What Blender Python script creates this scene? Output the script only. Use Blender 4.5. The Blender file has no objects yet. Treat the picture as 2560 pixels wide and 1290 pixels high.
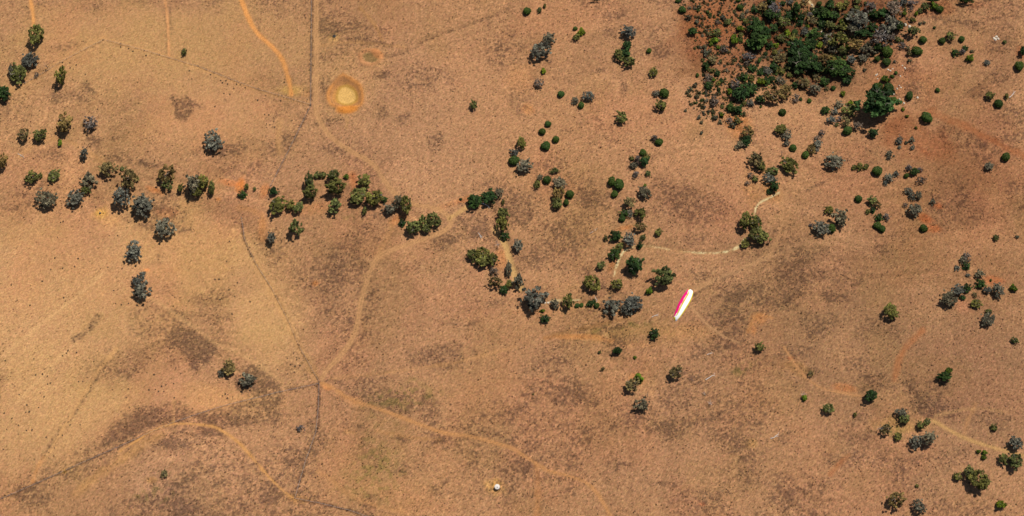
import bpy, math, random
import numpy as np
from mathutils import Vector, Matrix

random.seed(11)
R = math.radians
SC = bpy.context.scene
COL = SC.collection

# ------------------------------------------------------------------ camera
TILT = R(24.0)          # the aircraft's view leans 24 degrees off straight down
DIST = 1000.0           # metres from the camera to the middle of the view
FPX = 4000.0            # focal length in pixels of a 2560 wide frame
PW, PH = 2560, 1290
cam_d = bpy.data.cameras.new("camera")
cam = bpy.data.objects.new("camera", cam_d)
COL.objects.link(cam)
CAM = np.array([0.0, -DIST * math.sin(TILT), DIST * math.cos(TILT)])
cam.location = CAM
cam.rotation_euler = (TILT, 0, 0)
cam_d.sensor_width = 36.0
cam_d.lens = 36.0 * FPX / PW
cam_d.clip_start = 1.0
cam_d.clip_end = 20000.0
SC.camera = cam
UPV = np.array([0, math.cos(TILT), math.sin(TILT)])
FWD = np.array([0, math.sin(TILT), -math.cos(TILT)])
RGT = np.array([1.0, 0, 0])

# ------------------------------------------------------------------ light
SUN_EL, SUN_AZ = R(60), R(48)       # azimuth counted from +x (east) towards +y (north)
sun_d = bpy.data.lights.new("sun", 'SUN')
sun_d.energy = 4.8
sun_d.angle = R(0.5)
sun_d.color = (1.0, 0.955, 0.88)
sun = bpy.data.objects.new("sun", sun_d)
COL.objects.link(sun)
sdir = Vector((math.cos(SUN_EL) * math.cos(SUN_AZ), math.cos(SUN_EL) * math.sin(SUN_AZ), math.sin(SUN_EL)))
sun.rotation_euler = sdir.to_track_quat('Z', 'Y').to_euler()
sun.location = (300, 200, 600)
W = bpy.data.worlds.new("World")
SC.world = W
W.use_nodes = True
nt = W.node_tree
bg = nt.nodes["Background"]
sky = nt.nodes.new("ShaderNodeTexSky")
sky.sky_type = 'NISHITA'
sky.sun_disc = False
sky.sun_elevation = SUN_EL
sky.sun_rotation = math.pi / 2 - SUN_AZ
nt.links.new(sky.outputs[0], bg.inputs[0])
bg.inputs[1].default_value = 0.058
SC.view_settings.view_transform = 'Standard'
SC.view_settings.look = 'None'
SC.view_settings.exposure = 0.28
SC.view_settings.gamma = 1.0
SC.cycles.max_bounces = 5
SC.cycles.diffuse_bounces = 2
SC.cycles.transparent_max_bounces = 4

# ------------------------------------------------------------------ helpers
def lin(r, g, b):
    f = lambda c: (c / 255 / 12.92) if c / 255 <= 0.04045 else ((c / 255 + 0.055) / 1.055) ** 2.4
    return np.array([f(r), f(g), f(b)])

_perm = np.random.RandomState(5).rand(512, 512)
def vnoise(x, y, seed=0):
    x = x + seed * 37.17; y = y + seed * 91.73
    xi = np.floor(x).astype(np.int64); yi = np.floor(y).astype(np.int64)
    fx = x - xi; fy = y - yi
    fx = fx * fx * (3 - 2 * fx); fy = fy * fy * (3 - 2 * fy)
    a = _perm[xi & 511, yi & 511]; b = _perm[(xi + 1) & 511, yi & 511]
    c = _perm[xi & 511, (yi + 1) & 511]; d = _perm[(xi + 1) & 511, (yi + 1) & 511]
    return (a * (1 - fx) + b * fx) * (1 - fy) + (c * (1 - fx) + d * fx) * fy

def fbm(x, y, scale, octs=4, seed=0, gain=0.5):
    s = 0; amp = 1; tot = 0
    for o in range(octs):
        k = 2.0 ** o / scale
        s = s + amp * vnoise(x * k, y * k, seed + o * 3)
        tot += amp; amp *= gain
    return s / tot

def sstep(a, b, x):
    t = np.clip((x - a) / (b - a), 0, 1)
    return t * t * (3 - 2 * t)

def link(o, parent=None):
    COL.objects.link(o)
    if parent is not None:
        o.parent = parent
    return o

def tag(o, label=None, cat=None, group=None, kind=None):
    if label: o['label'] = label
    if cat: o['category'] = cat
    if group: o['group'] = group
    if kind: o['kind'] = kind
    return o

def empty(name, loc, rz=0.0):
    o = bpy.data.objects.new(name, None)
    o.empty_display_size = 0.5
    o.location = loc; o.rotation_euler = (0, 0, rz)
    return link(o)

def mesh_np(name, V, F, mats=(), mat_idx=None, attr=None, smooth=False):
    """mesh out of a vertex array and a list / array of faces"""
    me = bpy.data.meshes.new(name)
    V = np.asarray(V, dtype=np.float32)
    if isinstance(F, np.ndarray):
        n = F.shape[1]
        me.vertices.add(len(V)); me.vertices.foreach_set("co", V.ravel())
        me.loops.add(F.size); me.loops.foreach_set("vertex_index", F.ravel().astype(np.int32))
        me.polygons.add(len(F))
        me.polygons.foreach_set("loop_start", np.arange(0, F.size, n, dtype=np.int32))
        me.polygons.foreach_set("loop_total", np.full(len(F), n, dtype=np.int32))
        me.update(calc_edges=True)
    else:
        me.from_pydata([tuple(v) for v in V], [], F)
    for m in mats: me.materials.append(m)
    if mat_idx is not None:
        me.polygons.foreach_set("material_index", np.asarray(mat_idx, dtype=np.int32))
    if attr is not None:
        for nm, data in attr.items():
            a = me.attributes.new(nm, 'FLOAT_COLOR', 'POINT')
            c = np.ones((len(V), 4), dtype=np.float32); c[:, :3] = data
            a.data.foreach_set("color", c.ravel())
    if smooth:
        me.polygons.foreach_set("use_smooth", np.ones(len(me.polygons), dtype=bool))
    me.update()
    return me

class MB:
    """collects tubes, boxes and lathes into one mesh"""
    def __init__(s): s.v = []; s.f = []
    def tube(s, pts, rad, n=6, cap=True):
        pts = [Vector(p) for p in pts]
        b0 = len(s.v)
        for i, p in enumerate(pts):
            d = (pts[min(i + 1, len(pts) - 1)] - pts[max(i - 1, 0)]).normalized()
            a = Vector((1, 0, 0)) if abs(d.x) < 0.8 else Vector((0, 1, 0))
            u = d.cross(a).normalized(); w = d.cross(u)
            for k in range(n):
                t = 2 * math.pi * k / n
                s.v.append(p + (u * math.cos(t) + w * math.sin(t)) * rad[i])
        for i in range(len(pts) - 1):
            for k in range(n):
                a = b0 + i * n + k; b = b0 + i * n + (k + 1) % n
                s.f.append((a, b, b + n, a + n))
        if cap:
            s.f.append(tuple(b0 + k for k in range(n))[::-1])
            s.f.append(tuple(b0 + (len(pts) - 1) * n + k for k in range(n)))
    def lathe(s, prof, n=32, c=(0, 0, 0)):
        b0 = len(s.v)
        for r, z in prof:
            for k in range(n):
                t = 2 * math.pi * k / n
                s.v.append(Vector((c[0] + r * math.cos(t), c[1] + r * math.sin(t), c[2] + z)))
        for i in range(len(prof) - 1):
            for k in range(n):
                a = b0 + i * n + k; b = b0 + i * n + (k + 1) % n
                s.f.append((a, b, b + n, a + n))
    def mesh(s, name, mat, smooth=False):
        return mesh_np(name, [tuple(v) for v in s.v], s.f, [mat], smooth=smooth)
    def obj(s, name, mat, parent=None, smooth=False):
        return link(bpy.data.objects.new(name, s.mesh(name, mat, smooth)), parent)

def nodes_mat(name):
    m = bpy.data.materials.new(name)
    m.use_nodes = True
    t = m.node_tree
    b = t.nodes["Principled BSDF"]
    b.inputs["Specular IOR Level"].default_value = 0.15
    return m, t, b

def plain_mat(name, col, rough=0.8, noise=0.15, scale=4.0, spec=0.15):
    m, t, b = nodes_mat(name)
    b.inputs["Roughness"].default_value = rough
    b.inputs["Specular IOR Level"].default_value = spec
    tc = t.nodes.new("ShaderNodeTexCoord")
    nz = t.nodes.new("ShaderNodeTexNoise"); nz.inputs["Scale"].default_value = scale
    nz.inputs["Detail"].default_value = 4
    t.links.new(tc.outputs["Object"], nz.inputs["Vector"])
    mr = t.nodes.new("ShaderNodeMapRange")
    mr.inputs[3].default_value = 1 - noise * 1.5; mr.inputs[4].default_value = 1 + noise * 1.5
    t.links.new(nz.outputs[0], mr.inputs[0])
    mx = t.nodes.new("ShaderNodeMix"); mx.data_type = 'RGBA'; mx.blend_type = 'MULTIPLY'
    mx.inputs[0].default_value = 1
    mx.inputs[6].default_value = (*col, 1)
    t.links.new(mr.outputs[0], mx.inputs[7])
    t.links.new(mx.outputs[2], b.inputs["Base Color"])
    return m

# ------------------------------------------------------------------ the lie of the land
def ray(px, py):
    d = RGT * ((px - PW / 2) / FPX) + UPV * ((PH / 2 - py) / FPX) + FWD
    return d
def at_plane(px, py, z=0.0):
    d = ray(px, py); t = (z - CAM[2]) / d[2]
    return CAM + d * t
def hmacro(x, y):
    x = np.asarray(x, dtype=float); y = np.asarray(y, dtype=float)
    h = (fbm(x + 900, y + 700, 260, 3, 1) - 0.5) * 28
    h = h + (fbm(x + 300, y + 1200, 85, 2, 7) - 0.5) * 8.0
    k = at_plane(430, 1215)
    h = h + 13 * np.exp(-(((x - k[0]) / 62) ** 2 + ((y - k[1]) / 50) ** 2))
    k = at_plane(2200, 1000)
    h = h + 8 * np.exp(-(((x - k[0]) / 120) ** 2 + ((y - k[1]) / 90) ** 2))
    k = at_plane(500, 950)
    h = h + 5 * np.exp(-(((x - k[0]) / 50) ** 2 + ((y - k[1]) / 40) ** 2))
    k = at_plane(2060, 80)
    h = h - 9 * np.exp(-(((x - k[0]) / 45) ** 2 + ((y - k[1]) / 90) ** 2))
    k = at_plane(1770, 500)
    h = h + 4 * np.exp(-(((x - k[0]) / 40) ** 2 + ((y - k[1]) / 32) ** 2))
    return h
_ground = hmacro
def at(px, py, dz=0.0):
    """the point of the ground (plus dz) that a line of sight meets"""
    z = 0.0
    for _ in range(6):
        p = at_plane(px, py, z + dz)
        z = float(_ground(np.array([p[0]]), np.array([p[1]]))[0])
    p = at_plane(px, py, z + dz)
    return p
def wpoly(pts):
    return np.array([at(*p)[:2] for p in pts])

# axes: 0.7 m in the part that is seen, widening outward to 6 km
STEP = 0.7
def axis(a, b):
    core = np.arange(a, b + STEP / 2, STEP)
    out = [core]; s = STEP; lo = []; hi = []
    x = a
    while x > -6000: s *= 1.12; x -= s; lo.append(x)
    s = STEP; x = core[-1]
    while x < 6000: s *= 1.12; x += s; hi.append(x)
    return np.concatenate([np.array(lo[::-1]), core, np.array(hi)])
AX, AY = axis(-385, 385), axis(-190, 222)
NX, NY = len(AX), len(AY)
GX, GY = np.meshgrid(AX, AY)          # [row y, col x]
H = hmacro(GX, GY)
far = np.maximum(np.abs(GX) - 500, 0) + np.maximum(np.abs(GY) - 400, 0)
H *= 1 + far / 900.0

def poly_dist(P, reach, closed=False):
    D = np.full((NY, NX), 1e6)
    n = len(P)
    for i in range(n if closed else n - 1):
        a = P[i]; b = P[(i + 1) % n]
        x0, x1 = sorted((a[0], b[0])); y0, y1 = sorted((a[1], b[1]))
        i0, i1 = np.searchsorted(AX, [x0 - reach, x1 + reach])
        j0, j1 = np.searchsorted(AY, [y0 - reach, y1 + reach])
        if i0 >= i1 or j0 >= j1: continue
        X = GX[j0:j1, i0:i1]; Y = GY[j0:j1, i0:i1]
        d = b - a; L = max(d @ d, 1e-9)
        t = np.clip(((X - a[0]) * d[0] + (Y - a[1]) * d[1]) / L, 0, 1)
        q = np.hypot(X - a[0] - t * d[0], Y - a[1] - t * d[1])
        D[j0:j1, i0:i1] = np.minimum(D[j0:j1, i0:i1], q)
    return D
def inside(P):
    m = np.zeros((NY, NX), bool)
    n = len(P); j = n - 1
    for i in range(n):
        xi, yi = P[i]; xj, yj = P[j]
        c = ((yi > GY) != (yj > GY)) & (GX < (xj - xi) * (GY - yi) / (yj - yi + 1e-12) + xi)
        m ^= c; j = i
    return m
def signed(P, reach):
    D = poly_dist(P, reach, True); I = inside(P)
    return np.where(I, -D, D)

N_EDGE = fbm(GX, GY, 6, 3, 21) - 0.5      # makes edges ragged
N_MID = fbm(GX, GY, 26, 4, 31)
N_BIG = fbm(GX, GY, 90, 4, 41)
N_FINE = vnoise(GX / 1.5, GY / 1.5, 51)
N_FIN2 = vnoise(GX / 0.8, GY / 0.8, 61)
RNGF = np.random.RandomState(77)
N_WHITE = RNGF.rand(NY, NX)

# smooth curve through a list of pixel points
def curve(pts, n=6):
    P = np.array(pts, float); out = []
    for i in range(len(P) - 1):
        p0 = P[max(i - 1, 0)]; p1 = P[i]; p2 = P[i + 1]; p3 = P[min(i + 2, len(P) - 1)]
        for k in range(n):
            t = k / n
            out.append(0.5 * ((2 * p1) + (-p0 + p2) * t + (2 * p0 - 5 * p1 + 4 * p2 - p3) * t * t + (-p0 + 3 * p1 - 3 * p2 + p3) * t ** 3))
    out.append(P[-1])
    return out

# --- tracks: name, half width in metres, colour (as it looks in sun), twin ruts, points
TRACKS = [
 (0.85, (236, 163, 98), 0, [(74, -12), (80, 20), (83, 42), (83, 64)]),
 (0.55, (218, 154, 104), 0, [(411, -12), (418, 40), (421, 90), (422, 138)]),
 (1.15, (232, 157, 92), 0, [(600, -12), (613, 25), (630, 62), (650, 90), (678, 115), (700, 140), (712, 165), (722, 200), (728, 236)]),
 (1.25, (209, 155, 108), 1, [(790, -12), (791, 90), (791, 200), (790, 262), (793, 285), (805, 312), (822, 336), (850, 360), (880, 379), (910, 395), (935, 414), (955, 442), (975, 470), (992, 488), (1015, 502), (1045, 513), (1085, 520), (1112, 532), (1127, 550), (1122, 568), (1095, 585), (1050, 600), (995, 620), (960, 633), (940, 650), (925, 680), (912, 720), (902, 760), (895, 800), (882, 845), (852, 888), (822, 920), (806, 945)]),
 (0.75, (213, 150, 98), 1, [(804, 958), (830, 968), (880, 1000), (940, 1020), (1000, 1042), (1060, 1065), (1110, 1082), (1180, 1092), (1240, 1108), (1280, 1121), (1320, 1146), (1370, 1176), (1420, 1189), (1465, 1207), (1490, 1230), (1510, 1260), (1530, 1296)]),
 (0.42, (220, 158, 98), 0, [(300, 1128), (345, 1100), (385, 1076), (435, 1060), (520, 1064), (560, 1080), (600, 1110), (640, 1155), (680, 1200), (715, 1232), (738, 1248)]),
 (1.2, (214, 164, 110), 0, [(1124, 546), (1145, 532), (1168, 518), (1190, 508)]),
 (1.6, (214, 168, 112), 0, [(1240, 575), (1260, 605), (1272, 640), (1281, 672), (1290, 700), (1304, 722)]),
 (0.5, (198, 148, 108), 0, [(1728, 765), (1762, 805), (1805, 838), (1850, 858)]),
 (0.4, (204, 146, 100), 0, [(1960, 868), (1984, 905), (2020, 948), (2060, 972), (2110, 983), (2152, 990)]),
 (0.9, (204, 156, 104), 0, [(2334, 1052), (2390, 1084), (2440, 1106), (2500, 1124), (2562, 1140)]),
]
# --- soft stains: bare red soil, faint stock paths; half width, softness, colour, strength, points
SOFT = [
 (0.5, 1.8, (198, 146, 104), .6, [(1950, 470), (1958, 530), (1950, 580), (1926, 640)]),
 (0.4, 1.6, (198, 146, 104), .5, [(1962, 480), (1972, 520), (1962, 590)]),
 (2.0, 3.0, (176, 104, 66), .7, [(2330, 282), (2400, 310), (2460, 340), (2520, 372), (2570, 392)]),
 (0.9, 2.4, (188, 116, 74), .65, [(2306, 826), (2272, 860), (2247, 900), (2238, 950)]),
 (0.6, 2.2, (214, 142, 86), .6, [(1362, 846), (1400, 841), (1460, 841), (1530, 852)]),
 (0.7, 2.0, (150, 106, 66), .7, [(1380, 838), (1480, 816), (1565, 796)]),
 (0.9, 1.8, (186, 116, 76), .8, [(2122, 1138), (2098, 1160), (2074, 1186)]),
 (1.0, 2.0, (206, 156, 112), .5, [(1926, 638), (1870, 665), (1800, 695), (1725, 732)]),
 (2.0, 3.5, (216, 158, 98), .5, [(190, 1232), (260, 1178), (330, 1128), (400, 1085)]),
 (0.7, 1.5, (226, 158, 102), .7, [(82, 1202), (90, 1178), (108, 1145)]),
 (0.6, 1.4, (220, 164, 110), .75, [(114, 1147), (170, 1052), (210, 985), (245, 930), (290, 872)]),
 (0.5, 1.0, (214, 158, 106), .5, [(434, 1056), (434, 1000)]),
 (1.2, 2.4, (212, 156, 104), .5, [(262, 92), (200, 128), (140, 165), (70, 205), (0, 240)]),
 (0.8, 1.6, (216, 158, 104), .55, [(258, 96), (350, 122), (420, 142), (560, 195), (680, 236), (772, 258)]),
 (0.5, 1.4, (196, 140, 88), .6, [(900, 20), (935, 60), (955, 100)]),
 (0.8, 2.0, (214, 158, 104), .5, [(700, 300), (695, 340), (700, 380)]),
 (1.6, 2.5, (214, 158, 102), .45, [(640, 660), (690, 750), (740, 850), (790, 945)]),
 (1.2, 2.5, (212, 154, 100), .4, [(980, 560), (965, 600), (945, 640)]),
 (0.6, 1.2, (204, 152, 100), .55, [(860, 280), (868, 300), (866, 320)]),
 (0.7, 1.2, (196, 140, 90), .6, [(940, 1078), (985, 1085), (1040, 1095), (1100, 1100)]),
 (0.7, 1.6, (206, 146, 96), .5, [(795, 1180), (830, 1200), (880, 1240), (960, 1270), (1020, 1280)]),
 (1.0, 2.0, (206, 136, 82), .5, [(1340, 1160), (1345, 1210), (1342, 1290)]),
 (0.6, 1.4, (210, 142, 86), .6, [(1870, 830), (1885, 800), (1900, 788), (1930, 795)]),
 (0.6, 1.4, (214, 156, 104), .45, [(830, 946), (960, 933), (1140, 905), (1290, 866)]),
 (0.6, 1.2, (206, 150, 100), .5, [(800, 115), (880, 105), (960, 112), (1010, 118)]),
 (0.6, 1.4, (200, 142, 96), .5, [(2440, 1010), (2420, 1050), (2410, 1090)]),
 (0.5, 1.2, (206, 156, 108), .5, [(2340, 1040), (2380, 1030), (2440, 1022), (2520, 1030)]),
 (1.2, 2.4, (204, 140, 90), .5, [(600, 520), (640, 530), (660, 560), (655, 600)]),
 (1.0, 2.0, (206, 150, 98), .5, [(50, 390), (110, 350), (170, 355), (230, 385), (260, 410)]),
 (0.5, 1.6, (224, 174, 122), .55, [(-10, 905), (90, 820), (200, 735), (260, 680)]),
 (0.4, 1.4, (224, 174, 122), .5, [(40, 1010), (100, 945), (150, 895), (195, 855)]),
 (0.6, 1.8, (222, 170, 118), .5, [(365, 738), (420, 772), (480, 815), (545, 862), (620, 895), (700, 952)]),
 (0.7, 1.6, (208, 156, 108), .5, [(1440, 770), (1520, 740), (1540, 690), (1550, 640)]),
]
# --- dark lines: long dead grass left under fences and in washed out gullies
DARKL = [
 (0.35, 0.8, .75, [(779, -12), (779, 90), (778, 180), (777, 262)]),
 (0.3, 0.8, .65, [(777, 262), (640, 222), (500, 168), (380, 132), (270, 103)]),
 (0.3, 1.0, .5, [(250, 106), (150, 158), (60, 210)]),
 (0.35, 1.0, .55, [(777, 262), (745, 330), (710, 400), (690, 440)]),
 (0.4, 0.9, .65, [(604, 560), (612, 600), (640, 660), (680, 722), (720, 800), (750, 870), (798, 955)]),
 (0.35, 0.8, .6, [(798, 958), (700, 980), (560, 1015), (430, 1058), (300, 1116), (160, 1178), (0, 1248)]),
 (0.55, 0.8, .95, [(798, 958), (796, 1020), (790, 1080), (765, 1150), (737, 1245)]),
 (0.5, 0.9, .85, [(737, 1245), (790, 1256), (870, 1275), (930, 1292)]),
 (0.5, 1.5, .55, [(870, 98), (920, 105), (980, 114)]),
 (0.4, 1.4, .33, [(960, 143), (1010, 135), (1080, 95), (1150, 70), (1240, 38), (1280, 15)]),
 (0.8, 2.0, .62, [(110, 1140), (165, 1060), (215, 985), (262, 905)]),
 (0.8, 2.2, .7, [(185, 850), (220, 825), (245, 790)]),
 (0.3, 0.7, .5, [(640, 50), (655, 95)]),
 (0.5, 1.0, .5, [(413, 20), (416, 90), (418, 140)]), (0.4, 1.0, .4, [(424, 20), (427, 90)]),
 (0.4, 0.8, .5, [(1720, 745), (1800, 700), (1870, 668)]),
 (0.4, 1.0, .45, [(798, 956), (840, 948), (960, 933)]),
 (0.5, 1.0, .5, [(2015, 478), (2060, 455)]),
]
# --- dark grass patches: x, y, rx, ry, turn, strength (px of the photograph)
DARKP = [
 (468, 268, 42, 24, 20, .9), (425, 243, 12, 10, 0, .6), (565, 252, 14, 8, 20, .5), (150, 240, 40, 24, 10, .55), (215, 222, 22, 14, 30, .5), (200, 245, 30, 14, 0, .45),
 (150, 118, 60, 16, -10, .45), (105, 185, 30, 12, -30, .6), (230, 350, 34, 22, 20, .6), (220, 318, 28, 18, 0, .55), (290, 345, 12, 8, 0, .6), (370, 410, 44, 12, 10, .55), (110, 385, 60, 20, 0, .4), (575, 372, 70, 18, -10, .55), (610, 350, 22, 18, 0, .4), (300, 400, 40, 14, 20, .45),
 (832, 70, 32, 18, 0, .55), (820, 62, 12, 10, 0, .4), (955, 186, 20, 10, 0, .55), (953, 275, 16, 18, 0, .5), (1010, 300, 18, 12, -20, .5), (1085, 360, 16, 22, 0, .55), (905, 100, 30, 10, 0, .4), (890, 60, 40, 20, 0, .35),
 (830, 305, 30, 10, 0, .5), (812, 215, 10, 30, 0, .4), (700, 365, 40, 18, -30, .45), (820, 370, 40, 14, 10, .35), (1088, 90, 18, 9, -20, .5), (690, 300, 14, 20, 0, .3),
 (850, 640, 55, 36, 0, .5), (838, 690, 30, 20, 0, .4), (1100, 605, 32, 16, -10, .6), (1035, 665, 20, 14, 0, .45), (880, 800, 18, 12, 0, .4), (870, 600, 40, 20, 0, .3), (945, 745, 12, 10, 0, .5), (1195, 580, 18, 18, 0, .5), (1240, 760, 60, 14, -6, .35),
 (490, 862, 62, 34, 35, .8), (500, 905, 34, 22, 0, .75), (640, 930, 50, 22, 20, .6), (330, 800, 20, 12, 0, .3), (385, 825, 50, 16, 0, .45), (400, 770, 50, 18, 30, .4), (420, 540, 60, 22, 28, .6), (360, 560, 40, 16, 20, .5), (400, 650, 16, 14, 30, .5), (330, 1062, 108, 28, -24, .85), (395, 1040, 60, 18, -6, .5), (600, 1050, 60, 20, 0, .6), (680, 1040, 40, 34, 0, .4), (520, 1080, 26, 10, 0, .6), (430, 1270, 110, 36, 0, .6), (420, 1220, 40, 20, 0, .4), (420, 1110, 50, 14, 0, .45), (90, 1245, 40, 20, 0, .45), (70, 1225, 30, 8, -20, .5), (680, 1230, 30, 30, 0, .5), (720, 1130, 50, 30, 30, .35), (210, 835, 14, 8, -40, .6),
 (1100, 890, 70, 30, -5, .5), (1120, 905, 40, 18, 0, .5), (930, 985, 90, 26, 20, .55), (960, 1010, 60, 22, 15, .5), (920, 950, 60, 14, 0, .4), (1070, 1030, 30, 30, 0, .4), (1008, 1097, 24, 9, 5, .75), (1090, 1104, 28, 7, -8, .75), (905, 1065, 18, 10, 10, .6), (790, 1090, 30, 40, 0, .3), (930, 1130, 40, 60, 0, .3), (920, 1260, 40, 20, 0, .4), (1000, 1170, 30, 20, 0, .3),
 (1400, 590, 90, 70, 0, .42), (1300, 530, 40, 40, 0, .4), (1480, 490, 50, 40, 0, .3), (1395, 660, 30, 20, 0, .4), (1750, 520, 90, 60, 10, .4), (1740, 600, 70, 30, 0, .35), (1745, 690, 40, 16, 0, .5), (1340, 645, 40, 26, 0, .4), (1460, 680, 20, 20, 0, .4), (1555, 215, 12, 24, -5, .55), (1500, 175, 20, 8, 0, .5), (1520, 80, 22, 26, 30, .4), (1600, 75, 24, 18, 0, .4), (1655, 130, 26, 14, 20, .45), (1545, 35, 30, 14, 0, .35), (1420, 330, 16, 8, 0, .5), (1300, 245, 30, 40, 0, .3), (1330, 215, 24, 20, 0, .25),
 (1990, 690, 90, 40, 0, .5), (1960, 725, 60, 30, 0, .45), (2085, 740, 40, 24, 20, .5), (2210, 625, 24, 16, 0, .4), (2050, 800, 80, 40, 0, .35), (2180, 820, 80, 30, 0, .35), (2400, 530, 120, 60, 0, .35), (2420, 345, 70, 26, 15, .4), (2500, 190, 60, 30, 0, .35), (2440, 70, 40, 20, 0, .3), (2450, 230, 40, 12, 0, .4), (1850, 730, 50, 30, 0, .4), (1830, 810, 40, 40, 0, .3), (2000, 880, 40, 20, 0, .35),
 (1560, 812, 80, 10, -6, .35), (1580, 850, 60, 14, 0, .3), (2300, 1000, 70, 30, 10, .6), (2340, 1020, 40, 22, 0, .5), (2240, 960, 60, 40, 0, .4), (2330, 960, 40, 20, 0, .4), (1660, 1075, 70, 16, 10, .45), (1580, 1045, 50, 20, 0, .35), (1560, 1160, 30, 8, 0, .5), (1660, 1210, 40, 10, 0, .3), (1440, 985, 60, 26, 0, .35), (1470, 1000, 40, 14, 0, .3), (1310, 1160, 26, 16, 10, .5), (1310, 1240, 26, 10, 0, .4), (1470, 1255, 16, 30, 0, .3), (1850, 1110, 30, 20, 0, .4), (1870, 1200, 40, 40, 0, .35), (2100, 1150, 60, 20, 0, .3), (2260, 1150, 40, 10, 0, .4), (1970, 1230, 40, 40, 0, .35), (1960, 1090, 20, 30, 0, .35), (2030, 930, 20, 12, 0, .4), (1750, 1250, 60, 30, 0, .3), (2490, 1050, 50, 30, 0, .3), (2400, 1150, 40, 20, 0, .25),
]
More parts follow.
